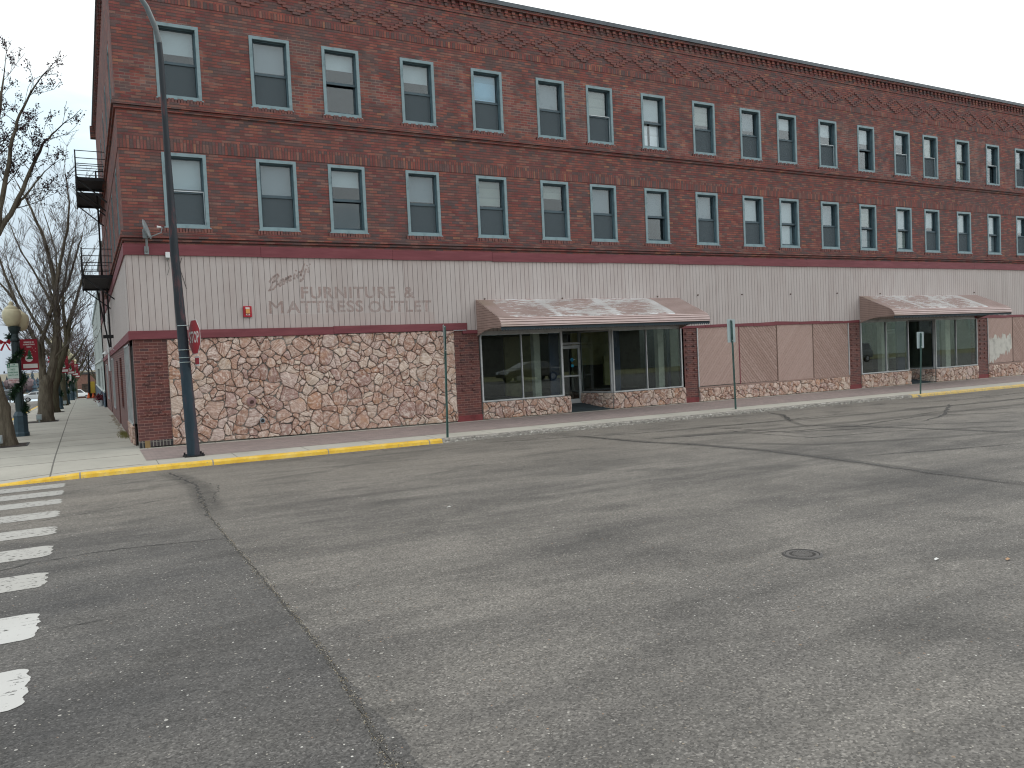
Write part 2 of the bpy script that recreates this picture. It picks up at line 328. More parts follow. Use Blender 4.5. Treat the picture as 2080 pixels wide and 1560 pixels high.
def stone_fn(t):
    p=t.pos(); x,y,z=t.xyz(p); u_=t.m('ADD',x,y)
    at=t.node('ShaderNodeAttribute',attribute_name='rnd'); r_,g_,b_=t.xyz(at.outputs['Color'])
    an=t.m('MULTIPLY',g_,6.283); cs=t.m('COSINE',an); sn=t.m('SINE',an)
    a=t.m('ADD',t.m('MULTIPLY',u_,cs),t.m('MULTIPLY',z,sn)); b=t.m('SUBTRACT',t.m('MULTIPLY',z,cs),t.m('MULTIPLY',u_,sn))
    wv=t.vec(t.m('MULTIPLY',a,5.),t.m('MULTIPLY',b,38.),t.m('MULTIPLY',r_,50.)); s1=t.noise(wv,1.,5,.62,.5); s2=t.noise(t.vec(a,b,t.m('MULTIPLY',b_,9.)),11,4,.65)
    c=t.ramp(r_,[(0,(.64,.50,.44)),(.2,(.54,.38,.32)),(.38,(.72,.63,.56)),(.55,(.58,.42,.36)),(.7,(.66,.56,.53)),(.82,(.48,.35,.33)),(.90,(.76,.68,.60)),(.96,(.60,.38,.28))],'CONSTANT')
    c=t.mix(t.m('MULTIPLY',t.ramp(s1,[(.44,0.),(.58,1.)]),t.ramp(b_,[(0,.35),(1,1.)])),c,(.27,.15,.11)); c=t.mix(t.ramp(s2,[(.48,0.),(.66,.8)]),c,(.82,.75,.70)); c=t.mix(t.m('MULTIPLY',t.ramp(t.noise(t.vec(a,b,r_),3.3,3,.5),[(.55,0.),(.7,1.)]),.45),c,(.45,.25,.13))
    c=t.mix(t.m('MULTIPLY',t.ramp(t.noise(t.vec(a,b,g_),30,3,.7),[(.6,0.),(.7,1.)]),.35),c,(.16,.10,.08))
    c=t.mix(1.,c,(.95,.87,.82),'MULTIPLY')
    return dict(c=c,n=t.bump(t.m('ADD',s1,t.m('MULTIPLY',s2,.6)),1.,.03))
M_stone=mat('flagstone_face',rough=.88,fn=stone_fn)
M_mortar=mat('stone_mortar',rough=.95,fn=concrete_fn((.30,.28,.255),None,.45))
def diag_fn(t):
    at=t.node('ShaderNodeAttribute',attribute_name='rnd'); r_,g_,b_=t.xyz(at.outputs['Color']); p=t.pos()
    c=t.ramp(r_,[(0,(.33,.22,.185)),(.5,(.41,.29,.25)),(1,(.47,.34,.30))]); n=t.noise(p,14,5,.7)
    c=t.mix(t.m('MULTIPLY',t.m('MULTIPLY',t.ramp(n,[(.45,0.),(.65,1.)]),g_),.6),c,(.19,.125,.10)); c=t.mix(t.m('MULTIPLY',t.noise(p,1.1,3,.5),.4),c,(.41,.285,.25))
    return dict(c=c,n=t.bump(n,.3,.005))
M_diag=mat('diagonal_board_paint',rough=.8,fn=diag_fn)
M_diagback=mat('board_backing',(.15,.10,.08),rough=.9)
M_alum=paint('aluminium_frame',(.50,.51,.51),.45,grime=.2,metal=.3,obj=False,bump=.05)
M_case=paint('blue_grey_casing',(.235,.32,.345),.6,grime=.22,sc=5,bump=.1)
M_jamb=paint('slate_jamb',(.11,.175,.205),.6,grime=.2,sc=5,bump=.05)
M_sash=paint('dark_sash',(.075,.11,.13),.5,grime=.2,sc=6,bump=.05)
M_storm=paint('white_storm_frame',(.62,.66,.68),.5,grime=.1)
def blindm(name,col,pitch=.028):
    def fn(t):
        x,y,z=t.xyz(t.obj()); l=t.m('FRACT',t.m('DIVIDE',z,pitch)); c=t.ramp(l,[(0,tuple(a*.80 for a in col)),(.25,col),(1,tuple(a*1.05 for a in col))])
        n=t.noise(t.obj(),2.5,3,.5); return dict(c=t.mix(t.m('MULTIPLY',n,.35),c,tuple(a*.65 for a in col)))
    return mat(name,col,.8,fn=fn)
B_white=blindm('white_blind',(.40,.47,.49)); B_grey=blindm('grey_blind',(.20,.245,.27)); B_cream=blindm('cream_shade',(.31,.34,.31),.3); B_blue=blindm('blue_film',(.26,.50,.66),.5)
B_dgrey=blindm('dim_grey_shade',(.24,.27,.28),.4); B_sheet=blindm('white_curtain',(.8,.82,.84),.5)
def glass(name,ior=1.7,tint=(.80,.85,.84),rough=0.):
    m=bpy.data.materials.new(name); m.use_nodes=True; t=NT(m.node_tree); t.n.clear()
    o=t.node('ShaderNodeOutputMaterial'); fr=t.node('ShaderNodeFresnel'); bf=t.node('ShaderNodeNewGeometry').outputs['Backfacing']; t.set(fr.inputs[0],t.m('ADD',ior,t.m('MULTIPLY',bf,1/ior-ior)))
    tr=t.node('ShaderNodeBsdfTransparent'); tr.inputs[0].default_value=(*tint,1); gl=t.node('ShaderNodeBsdfGlossy'); gl.inputs['Roughness'].default_value=rough; gl.inputs[0].default_value=(.9,.95,.97,1)
    mx=t.node('ShaderNodeMixShader'); t.l.new(fr.outputs[0],mx.inputs[0]); t.l.new(tr.outputs[0],mx.inputs[1]); t.l.new(gl.outputs[0],mx.inputs[2]); t.l.new(mx.outputs[0],o.inputs[0]); return m
M_glass=glass('window_glass',1.6,(.93,.96,.97)); M_shop=glass('shop_glass',1.75,(.84,.88,.86))
def screenm():
    m=bpy.data.materials.new('insect_screen'); m.use_nodes=True; t=NT(m.node_tree); t.n.clear()
    o=t.node('ShaderNodeOutputMaterial'); d=t.node('ShaderNodeBsdfDiffuse'); d.inputs[0].default_value=(.12,.145,.16,1); tr=t.node('ShaderNodeBsdfTransparent')
    mx=t.node('ShaderNodeMixShader'); mx.inputs[0].default_value=.62; t.l.new(tr.outputs[0],mx.inputs[1]); t.l.new(d.outputs[0],mx.inputs[2]); t.l.new(mx.outputs[0],o.inputs[0]); return m
M_screen=screenm()
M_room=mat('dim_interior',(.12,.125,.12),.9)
M_coping=paint('metal_coping',(.11,.125,.14),.5,grime=.2,metal=.2,obj=False)
M_roof=paint('roof_membrane',(.06,.06,.06),.9)
M_black=paint('black_iron',(.018,.018,.02),.55,obj=False,bump=.1)
M_green=paint('green_post_paint',(.075,.14,.125),.55,grime=.3,sc=6,obj=False)
M_galv=paint('galvanised_back',(.33,.40,.41),.45,metal=.35,grime=.15,obj=False)
M_white=paint('white_paint',(.72,.73,.73),.5,grime=.08)
M_darkg=paint('dark_green_lamp_paint',(.012,.028,.030),.4,grime=.2,obj=True,spec=.5)
M_bluep=paint('faded_blue_lamp_base',(.025,.055,.075),.45,grime=.25,spec=.5)
M_globe=paint('cream_globe',(.62,.56,.38),.4,grime=.12,bump=.02)
M_red=paint('signal_red',(.40,.02,.035),.45,grime=.1,bump=.02)
M_maroon=paint('faded_banner_red',(.24,.016,.028),.8,grime=.1,bump=.02)
M_tar=mat('tar_sealant',(.035,.034,.033),.75)
def dark_metal(name,col,r_): return paint(name,col,r_,grime=.3,obj=False)
# ---------------------------------------------------------------- ground, road, lake
def grid(name,xs,ys,zf,m):
    g=MB(); n=len(ys)
    V=[(x,y,zf(x,y)) for x in xs for y in ys]; F=[(i*n+j,(i+1)*n+j,(i+1)*n+j+1,i*n+j+1) for i in range(len(xs)-1) for j in range(n-1)]
    g.add(V,F); return g.build(name,m)
M_soil=mat('far_ground',rough=.95,fn=concrete_fn((.20,.18,.13),None,.6))
far=grid('ground',[-3000,-800,-300,-120,-60,-30,-16,0,20,60,120,300,800,3000],[-3000,-600,-200,-60,-20,0,9,17.4,40,60,80,110,150,200,280,290,400,430,460,600,900,3000],lambda x,y:zroad(x,y)-.30,M_soil); struct(far)
road=grid('road',[-16,-8,-4,-2,0,1,4,8,12,16,20,30,40,60,80,140],[-9.5,-4,0,3,6,9,10,11,12,13,14,15,16,17,17.4,18],zroad,M_asph); struct(road)
sr=grid('side_street',[-16.5,-12,-8,-5,-2.9],[18,22,26,30,35,40,50,60,70,80,95,110,130,150,200,280],lambda x,y:zroad(min(x,1),max(y,18)),M_asph); struct(sr)
lot=grid('parking_lot',[-60,-30,-16.6],[18,40,60,80,110,150,200,280],zroad,M_asph); struct(lot)
lot=grid('harbour_road',[-2.8,0,4,10,20],[92,100,110,130,150],zroad,M_asph); struct(lot)
def lake_fn(t):
    n=t.noise(t.scale(t.pos(),(.02,.2,1)),1.,3,.5); return dict(c=t.ramp(n,[(.3,(.42,.50,.56)),(.7,(.55,.62,.67))]))
M_lake=mat('lake_water',rough=.35,fn=lake_fn,spec=.5)
lk=MB(); lk.quad((-900,283,Z(-8.32)),(900,283,Z(-8.32)),(900,402,Z(-8.32)),(-900,402,Z(-8.32))); struct(lk.build('lake',M_lake))
# sidewalk
g=MB()
def arc_xy(a): return (-1.45-1.5*math.sin(a), 18.9-1.5*math.cos(a))
def kline(off):
    """kerb centre line from the right end round the corner and up the side street"""
    P=[]; x=62.
    while x>-1.4: P.append((x,17.4+off)); x-=.5
    for k in range(0,9):
        a=PI/2*k/8; P.append((-1.45-(1.5-off)*math.sin(a),18.9-(1.5-off)*math.cos(a)))
    y=19.4
    while y<86: P.append((-2.95+off,y)); y+=1.2
    return P
outer=kline(.16)
def kh(x,y): # kerb top height
    return zwalk(x,y)
def xleft(y):
    return -2.785 if y>=18.9 else -1.45-math.sqrt(max(0,1.335**2-(18.9-y)**2))
ys_=[17.565+1.335*(1-math.cos(k*PI/16)) for k in range(9)]+[19.4,20.2,21.3]; y=22.5
while y<86.5: ys_.append(y); y+=1.6
for y0,y1 in zip(ys_,ys_[1:]):
    for k in range(6):
        g.quad(*[(x,yy,zwalk(x,yy)) for x,yy in ((lerp(xleft(y0),1.0,k/6),y0),(lerp(xleft(y0),1.0,(k+1)/6),y0),(lerp(xleft(y1),1.0,(k+1)/6),y1),(lerp(xleft(y1),1.0,k/6),y1))])
    x=1.0
    while y1<=21.31 and x<62: g.quad(*[(a,b,zwalk(a,b)) for a,b in ((x,y0),(x+1.5,y0),(x+1.5,y1),(x,y1))]); x+=1.5
    if y1>21.31: g.quad(*[(a,b,zwalk(a,b)) for a,b in ((1.0,y0),(1.35,y0),(1.35,y1),(1.0,y1))])
bmw=g.build('sidewalk',M_conc); struct(bmw)
g=MB()
x=1.06
while x<60:
    g.quad(*[(a,b,zwalk(a,b)+.004) for a,b in ((x,18.42),(x+1,18.42),(x+1,20.72),(x,20.72))]); x+=1
struct(g.build('paver_strip',M_paver))
# kerb stones
def kerb(name,m,x0,x1,rough,seed):
    rnd=random.Random(seed); k=MB(); P=[]
    pts=kline(0.); 
    P=[p for p in pts if (p[1]<=17.41 and x0<=p[0]<=x1) or (p[1]>17.41 and x0<-1.4)]
    F=[]; V=[]
    dens=[]
    for i in range(len(P)-1):
        n=4 if P[i][1]<19 else 1
        for s_ in range(n): dens.append((lerp(P[i][0],P[i+1][0],s_/n),lerp(P[i][1],P[i+1][1],s_/n),i))
    dens.append((*P[-1],len(P)-1))
    out=kline(.165)
    for (x,y,i) in dens:
        if y<=17.41: nx,ny=0,1
        elif y<18.9 and x<-1.45: v=Vector((-1.45-x,18.9-y)); v.normalize(); nx,ny=v.x,v.y
        else: nx,ny=1,0
        j=rough*rnd.uniform(-1,1); j2=rough*rnd.uniform(-1,.4); zt=zwalk(x+nx*.1,y+ny*.1)+.004; zb_=zroad(min(x,60),y)-.03
        if rnd.random()<.02: j2-=.03
        V+= [(x+nx*(-.03),y+ny*(-.03),zb_),(x+nx*(0+j*.5),y+ny*(0+j*.5),lerp(zb_,zt,.75)),(x+nx*(.03+abs(j)),y+ny*(.03+abs(j)),zt+j2*.4),(x+nx*.165,y+ny*.165,zt+.002),(x+nx*.17,y+ny*.17,zb_)]
    n=len(dens)
    for i in range(n-1):
        for a in range(4): F.append((i*5+a,(i+1)*5+a,(i+1)*5+a+1,i*5+a+1))
    k.add(V,F); o=k.build(name,m); struct(o); return o
kerb('kerb_yellow_left',M_yel,-1.5,7.9,.006,1); kerb('kerb_worn',M_kerbc,7.5,26.0,.022,2); kerb('kerb_yellow_right',M_yel,25.5,62,.006,3)
# crosswalk bars
def worn_fn(t):
    p=t.pos(); n=t.noise(t.scale(p,(1.,1.6,1)),13,5,.7); n2=t.noise(p,1.1,3,.5); n3=t.noise(t.scale(p,(.5,3,1)),6,4,.7,1.5)
    x,y,z=t.xyz(p); far_=t.ramp(t.m('DIVIDE',y,20.),[(.35,0.),(.42,.6),(.6,.65)])
    c=t.mix(far_,(.46,.455,.44),(.30,.285,.26)); c=t.mix(t.m('MULTIPLY',n2,.3),c,(.3,.3,.28))
    al=t.m('MAXIMUM',t.m('GREATER_THAN',t.m('ADD',n,t.m('MULTIPLY',far_,.06)),.63),t.m('GREATER_THAN',n3,.65)); return dict(c=c,a=t.m('SUBTRACT',1.,t.m('MULTIPLY',al,.85)))
M_mark=mat('worn_white_road_paint',rough=.75,fn=worn_fn)
for k,(a,b) in enumerate([(5.38,6.10),(6.75,7.47),(8.35,8.96),(9.76,10.42),(11.15,11.80),(12.60,13.25),(13.98,14.58),(15.1,15.75),(16.2,16.85)]):
    rnd=random.Random(k); q=MB(); N=30
    L=[]; 
    ex=[-.43+.012*math.sin(.7*i+k)+rnd.uniform(-.007,.007) for i in range(N+1)]
    for i in range(N):
        y0=lerp(a,b,i/N); y1=lerp(a,b,(i+1)/N); rr=lambda s_: .10*max(0,1-min(s_,1-s_)*7)**2
        e0=ex[i]-rr(i/N)*.8; e1=ex[i+1]-rr((i+1)/N)*.8
        q.quad((-3.0,y0,zroad(0,y0)+.004),(e0,y0,zroad(0,y0)+.004),(e1,y1,zroad(0,y1)+.004),(-3.0,y1,zroad(0,y1)+.004))
    struct(q.build('crosswalk_bar',M_mark))
# lane dashes in the side street
for y in (26,34,42,52,64,76):
    q=MB(); q.quad(*[(x,yy,zroad(0,yy)+.006) for x,yy in ((-7.6,y),(-7.4,y),(-7.4,y+3),(-7.6,y+3))]); struct(q.build('lane_dash',M_mark))
for y in (30.,60.,66.):
    q=MB(); q.quad(*[(x,yy,zroad(0,yy)+.006) for x,yy in ((-5.2,y),(-3.1,y),(-3.1,y+.12),(-5.2,y+.12))]); struct(q.build('parking_line',M_mark))
# cracks and tar seams: ragged ribbons a few mm above the asphalt
def ribbon(g,pts,w,jit=.4,step=.12,wob=.03,seed=0,lift=.005):
    rnd=random.Random(seed); P=[]
    for a,b in zip(pts,pts[1:]):
        n=max(1,int(math.dist(a,b)/step))
        for k in range(n): P.append((lerp(a[0],b[0],k/n),lerp(a[1],b[1],k/n)))
    P.append(pts[-1]); prev=None; d=0
    for i,(x,y) in enumerate(P):
        a=P[max(0,i-1)]; b=P[min(len(P)-1,i+1)]; t_=Vector((b[0]-a[0],b[1]-a[1])); t_.normalize(); n=Vector((-t_.y,t_.x))
        d=d*.7+rnd.uniform(-wob,wob); ww=w*(1+rnd.uniform(-jit,jit)); endf=min(1,(min(i,len(P)-1-i)+.3)/4)
        c=Vector((x,y))+n*d; l=c+n*ww/2*endf; r_=c-n*ww/2*endf
        cur=[(l.x,l.y,zroad(l.x,l.y)+lift),(r_.x,r_.y,zroad(r_.x,r_.y)+lift)]
        if prev: g.quad(prev[0],prev[1],cur[1],cur[0])
        prev=cur
def tarfn(t):
    n=t.noise(t.pos(),4,4,.7); n2=t.noise(t.pos(),60,2,.6); return dict(c=t.mix(n2,(.040,.039,.038),(.085,.082,.077)),a=t.ramp(n,[(.3,.25),(.6,.85)]))
M_crack=mat('sealed_crack',rough=.8,fn=tarfn)
g=MB()
for i,(pts,w) in enumerate([
 ([(10.46,15.82),(10.52,13.6),(10.94,12.19),(11.0,10.41),(10.78,8.72),(10.68,7.34),(10.61,6.48),(10.58,5.69)],.09),
 ([(8.0,16.6),(9.3,16.1),(10.46,15.82),(11.6,15.2),(13.53,15.0),(15.2,14.8),(19,14.9)],.07),
 ([(13.53,15.42),(13.87,14.04),(13.81,12.47),(15.34,11.72),(17.1,11.11),(18.69,10.02)],.08),
 ([(18.19,17.16),(17.62,16.07),(16.04,14.39)],.10),
 ([(10.85,14.02),(12.53,13.46),(13.99,12.63),(15.9,12.28),(19.1,12.67),(20.95,11.23)],.10),
 ([(13.47,13.96),(13.24,13.41),(13.27,11.33),(15.03,10.88),(16.93,9.89),(17.49,9.38)],.07),
 ([(18.96,12.99),(20.21,13.12),(21.23,12.39),(22.54,12.08)],.08),
 ([(15.36,13.55),(15.75,12.03),(16.08,10.45),(16.2,8.69)],.08),
 ([(17.53,11.76),(18.52,12.03),(19.98,12.7),(23,14.5)],.08),
 ([(11.47,8.78),(12.85,8.36),(14.72,7.9)],.07),([(20,14.5),(24,13.8),(28,14.2),(33,13.1)],.09),([(22,16.3),(24.5,15.2),(30,15.6)],.07)]):
    ribbon(g,pts,w,.5,.15,.03,i)
struct(g.build('tar_seams',M_crack))
def soft_fn(t):
    n=t.noise(t.pos(),2.2,4,.65); at=t.node('ShaderNodeAttribute',attribute_name='rnd'); r_=t.xyz(at.outputs['Color'])[0]
    return dict(c=t.mix(n,(.045,.044,.043),(.08,.077,.074)),a=t.m('MULTIPLY',t.m('MULTIPLY',r_,.48),t.ramp(n,[(.3,.35),(.65,1.)])))
M_soft=mat('tyre_polish',rough=.75,fn=soft_fn)
def softband(g,pts,w,lift=.003):
    P=[]
    for a,b in zip(pts,pts[1:]):
        n=max(1,int(math.dist(a,b)/.3)); P+=[(lerp(a[0],b[0],k/n),lerp(a[1],b[1],k/n)) for k in range(n)]
    P.append(pts[-1]); rows=[]
    for i,(x,y) in enumerate(P):
        a=P[max(0,i-2)]; b=P[min(len(P)-1,i+2)]; t_=Vector((b[0]-a[0],b[1]-a[1])).normalized(); n=Vector((-t_.y,t_.x)); e=min(1,min(i,len(P)-1-i)/4); rows.append([(x+n.x*w*k,y+n.y*w*k,c*e) for k,c in ((-.5,0),(-.25,.8),(.25,.8),(.5,0))])
    for r0,r1 in zip(rows,rows[1:]):
        for k in range(3):
            for (x,y,c) in (r0[k],r0[k+1],r1[k+1],r1[k]): g.v.append((x,y,zroad(x,y)+lift)); g.col.append((c,c,c))
            m=len(g.v); g.f.append((m-4,m-3,m-2,m-1)); g.mi.append(0)
g=MB()
for pts,w in (([(10.2,17),(10.46,15.82),(10.62,13.6),(10.94,12.19),(11.05,10.41),(10.85,8.72),(10.72,7.34),(10.66,6.48),(10.6,4.8)],.42),([(11.2,12.5),(12.3,10.4),(14.7,9.4),(18.2,8.6)],.35),([(10.9,14.2),(13.2,13.5),(17,12.9),(24,12.6),(34,12.4)],.5),([(13.5,15.1),(19,14.2),(30,13.8)],.4),([(15.3,13.7),(15.8,12.0),(16.1,10.4),(16.3,8.2)],.35),([(18.2,17.2),(17.6,16.1),(16,14.3),(14.8,12.6)],.22),([(20,11.2),(24,10.2),(30,9.8)],.5)): softband(g,pts,w)
struct(g.build('tyre_marks',M_soft,attr=True))
struct(g.build('tar_seams_unused',M_crack)) if 0 else None
g=MB()
ribbon(g,[(-3,9.1),(-.86,9.35),(-.61,9.52),(-.07,9.59),(.46,9.56),(1.0,9.39),(1.36,9.31)],.028,.7,.05,.02,31)
ribbon(g,[(-1.09,12.23),(-.42,12.46),(.45,12.84),(1.3,13.16)],.02,.8,.06,.02,32); ribbon(g,[(-.32,6.88),(-.02,6.9),(.23,6.89)],.014,.8,.04,.01,33)
ribbon(g,[(1.32,16.9),(1.55,14.6),(1.42,12.4),(1.34,10.9)],.035,.9,.05,.03,34); ribbon(g,[(1.47,14.9),(1.9,14.2),(1.75,13.2),(1.5,12.0)],.014,.9,.06,.03,35)
ribbon(g,[(1.34,10.9),(1.32,9.61),(1.31,8.69),(1.31,7.15),(1.31,6.03),(1.3,5.36),(1.27,4.61),(1.22,4.04),(1.18,3.52),(1.1,2.2)],.012,.9,.04,.008,36)
ribbon(g,[(4.3,17.2),(5.4,16.9),(6.5,17.0)],.03,.8,.08,.03,37)
struct(g.build('cracks',M_crack))
g=MB(); softband(g,[(1.25,17.0),(1.5,15.5),(1.6,14.2),(1.5,12.6),(1.38,10.6)],.5,.0035); struct(g.build('crack_stain',M_soft,attr=True))
g=MB(); rs=random.Random(5)     # grit gathered along the seam and the kerb
def grit(g,x,y,s,z):
    a=rs.uniform(0,6.3); V=[(x+s*math.cos(a+k*2.09)*rs.uniform(.6,1.2),y+s*math.sin(a+k*2.09)*rs.uniform(.6,1.2),z) for k in range(3)]+[(x,y,z+s*.8)]
    g.add(V,[(0,1,3),(1,2,3),(2,0,3)])
for k in range(9000):
    y=2.2+11*rs.random()**1.5; x=interp(y,[2.2,3.52,4.04,4.61,5.36,6.03,8.7,10.9,13],[1.1,1.18,1.22,1.27,1.30,1.31,1.31,1.34,1.45])+rs.gauss(.004,.010+.035*max(0,mnoise.noise(Vector((y*1.3,5,0)))+.15)); g.k=rs.choice((0,1,1,2,3,3)); grit(g,x,y,rs.uniform(.002,.006),zroad(x,y)+.001)
for k in range(900):
    x=rs.uniform(-1,26); y=17.36-abs(rs.gauss(0,.10)); g.k=rs.choice((0,1,2)); grit(g,x,y,rs.uniform(.005,.013),zroad(x,y)+.001)
o=g.build('grit',[mat('tan_grit',(.28,.22,.14),.9),mat('grey_grit',(.16,.15,.14),.9),mat('pale_grit',(.42,.39,.33),.9),mat('dark_grit',(.05,.045,.04),.9)]); o['kind']='stuff'
# tyre-polished darker streaks are in the asphalt; a manhole cover sits in the street
mh=thing('manhole_cover','round dark iron manhole cover set flush in the grey asphalt','manhole cover',(5.70,5.02,zroad(5.7,5.02)))
g=MB(); g.lathe([(.18,.003),(.165,.012),(.152,.012),(.148,.003),(0.02,.003)],40); g.build('frame_ring',dark_metal('manhole_iron',(.055,.052,.05),.6),mh)
g=MB(); g.lathe([(.146,.0),(.146,.0075),(.12,.008),(.118,.005),(.085,.005),(.083,.008),(.03,.008),(.028,.005),(.0,.005)],40)
for k in range(24):
    a=k*PI/12; g.bar((.09*math.cos(a),.09*math.sin(a),.0065),(.115*math.cos(a),.115*math.sin(a),.0065),.008,.005)
for k in range(-4,5):
    for j in range(-4,5):
        if math.hypot(k,j)*.018<.078 and math.hypot(k,j)*.018>.035: g.box(k*.018-.005,j*.018-.005,.004,k*.018+.005,j*.018+.005,.009)
g.build('lid',dark_metal('manhole_lid_iron',(.075,.07,.066),.55),mh)
for i,(x,y,lab,c) in enumerate([(6.45,4.21,'small white scrap of paper lying on the asphalt right of the manhole cover',(.6,.6,.58)),(6.91,3.86,'tan curled dry leaf lying on the asphalt at the right edge of the street',(.36,.22,.13)),(4.05,9.3,'small pale scrap of litter on the asphalt in the middle of the street',(.55,.55,.52))]):
    g=MB(); g.add([(-.03,-.01,.002),(.0,-.018,.012),(.032,-.004,.003),(.02,.016,.014),(-.012,.018,.004)],[(0,1,4),(1,3,4),(1,2,3)]); o=g.build('dry_leaf' if i==1 else 'paper_scrap',mat('scrap%d'%i,c,.8)); o.location=(x,y,zroad(x,y)+.004); tag(o,lab,'leaf' if i==1 else 'litter')
# ================================================================ MAIN BUILDING
YF=21.0; XL=1.04; XR=47.0; YB=38.0; YC=49.0; XT=10.45
ZT=Z(10.40)
B=thing('brick_building','long three storey red brick building with beige vertical siding and stone veneer at street level','building',(XL,YF,zbase(1)),world=True)
WX=[1.98,4.22,6.10,8.33,10.55,12.78,14.64,16.85,19.09,21.33,23.20,25.46,27.72,30.00,31.91,34.21,36.51,38.82,40.75,42.9,45.1]
WW=1.024; ZU=Z(6.626); ZL=Z(3.477); WHT=[Z(8.445)-ZU,Z(5.275)-ZL]
def wallholes(g,u0,u1,z0,z1,holes,fn,depth=.14):
    us=sorted({u0,u1,*[h[0] for h in holes],*[h[1] for h in holes]}); zs=sorted({z0,z1,*[h[2] for h in holes],*[h[3] for h in holes]})
    for a,b in zip(us,us[1:]):
        for c,d in zip(zs,zs[1:]):
            if any(h[0]<=a+1e-6 and b<=h[1]+1e-6 and h[2]<=c+1e-6 and d<=h[3]+1e-6 for h in holes): continue
            g.quad(fn(a,c,0),fn(b,c,0),fn(b,d,0),fn(a,d,0))
    for h in holes:
        for (a,c,b,d) in ((h[0],h[2],h[1],h[2]),(h[1],h[2],h[1],h[3]),(h[1],h[3],h[0],h[3]),(h[0],h[3],h[0],h[2])):
            g.quad(fn(a,c,0),fn(b,d,0),fn(b,d,depth),fn(a,c,depth))
FF=lambda u_,v,d:(u_,YF+d,v)
FS=lambda u_,v,d:(XL+d,u_,v)
holes=[(x,x+WW,z,z+h) for x in WX for z,h in ((ZU,WHT[0]),(ZL,WHT[1]))]
g=MB(); wallholes(g,XL,XR,Z(2.7),ZT,holes,FF); g.build('brick_wall',M_brick,B)
SY=[22.6,25.9,28.6,31.8,35.4]
sholes=[(y,y+.95,z,z+h) for y in SY for z,h in ((ZU,WHT[0]),(ZL,WHT[1]))]
g=MB(); wallholes(g,YF,YB,Z(2.7),ZT,sholes,FS); g.quad((XL,YB,Z(2)),(XR,YB,Z(2)),(XR,YB,ZT),(XL,YB,ZT)); g.quad((XR,YF,Z(-2.4)),(XR,YB,Z(-2.4)),(XR,YB,ZT),(XR,YF,ZT)); g.build('side_wall',M_brick,B)
g=MB(); g.quad((XL,YF+.3,Z(10.1)),(XR,YF+.3,Z(10.1)),(XR,YB,Z(10.1)),(XL,YB,Z(10.1))); g.build('roof',M_roof,B)
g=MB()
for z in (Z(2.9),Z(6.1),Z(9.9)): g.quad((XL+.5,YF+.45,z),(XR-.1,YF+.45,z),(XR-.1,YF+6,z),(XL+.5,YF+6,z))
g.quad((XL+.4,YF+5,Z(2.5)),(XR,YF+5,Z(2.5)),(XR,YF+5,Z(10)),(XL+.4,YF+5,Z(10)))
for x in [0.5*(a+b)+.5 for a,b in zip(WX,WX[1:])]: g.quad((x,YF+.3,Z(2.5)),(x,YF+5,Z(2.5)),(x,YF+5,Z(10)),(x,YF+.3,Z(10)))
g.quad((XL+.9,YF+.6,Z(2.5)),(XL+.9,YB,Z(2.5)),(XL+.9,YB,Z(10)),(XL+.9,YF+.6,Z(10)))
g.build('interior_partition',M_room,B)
def relief_fn(t):
    p=t.pos(); rn=t.wn(t.vec(t.m('FLOOR',t.m('MULTIPLY',t.xyz(p)[0],4.6)),t.m('FLOOR',t.m('MULTIPLY',t.xyz(p)[2],13.33)),0.))[0]
    c=t.ramp(rn,[(0,(.17,.085,.08)),(.3,(.20,.085,.075)),(.6,(.155,.09,.085)),(.8,(.22,.095,.08)),(.95,(.13,.07,.067))],'CONSTANT'); return dict(c=t.mix(1.,c,t.ramp(t.noise(p,30,3,.6),[(.3,.8),(.7,1.2)]),'MULTIPLY'))
M_relief=mat('projecting_header_brick',rough=.88,fn=relief_fn)
M_gap=mat('dark_mortar_gap',(.035,.026,.026),.95)
# brick relief courses
def course(g,z0,z1,pr,x0=None,x1=None,sides=True):
    x0=XL-pr if x0 is None else x0
    g.box(x0,YF-pr,z0,x1 or XR,YF,z1)
    if sides: g.box(XL-pr,YF,z0,XL,YB,z1)
g=MB()
course(g,Z(6.44),Z(6.515),.06); course(g,Z(6.355),Z(6.43),.09); course(g,Z(6.27),Z(6.345),.045)
course(g,Z(3.27),Z(3.345),.06); course(g,Z(3.185),Z(3.26),.09); course(g,Z(3.11),Z(3.175),.045); g.build('string_course',M_brick,B)
g=MB(); course(g,Z(5.335),Z(5.635),.012); course(g,Z(8.93),Z(9.10),.012,sides=False); g.build('soldier_course',M_soldier,B)
for zz in (Z(6.52),Z(3.35)):
    for x in WX:
        g=MB(); k=0
        while k<16: xa=x-.06+k*.0725; g.box(xa,YF-.035-.012*((k*7)%3),zz,xa+.060,YF+.02,zz+.098); k+=1
        g.k=1; g.box(x-.06,YF-.012,zz+.002,x+1.08,YF+.02,zz+.09); g.k=0; g.build('rowlock_sill',[M_relief,M_gap],B)
g=MB(); xx=XL-.02; k=0
while xx<XR:       # corbelled dentils under the coping
    g.box(xx,YF-.055,Z(10.21),xx+.115,YF,Z(10.315)); g.box(xx+.03,YF-.035,Z(10.12),xx+.115,YF,Z(10.21)); xx+=.25
yy=YF+.2
while yy<YB: g.box(XL-.075,yy,Z(10.20),XL,yy+.13,Z(10.315)); g.box(XL-.045,yy,Z(10.09),XL,yy+.1,Z(10.20)); yy+=.285
course(g,Z(10.32),Z(10.40),.09); course(g,Z(9.985),Z(10.02),.02,sides=False)
g.build('dentil_course',M_brick,B)
g=MB(); dxx=XL+.55; dz=.075
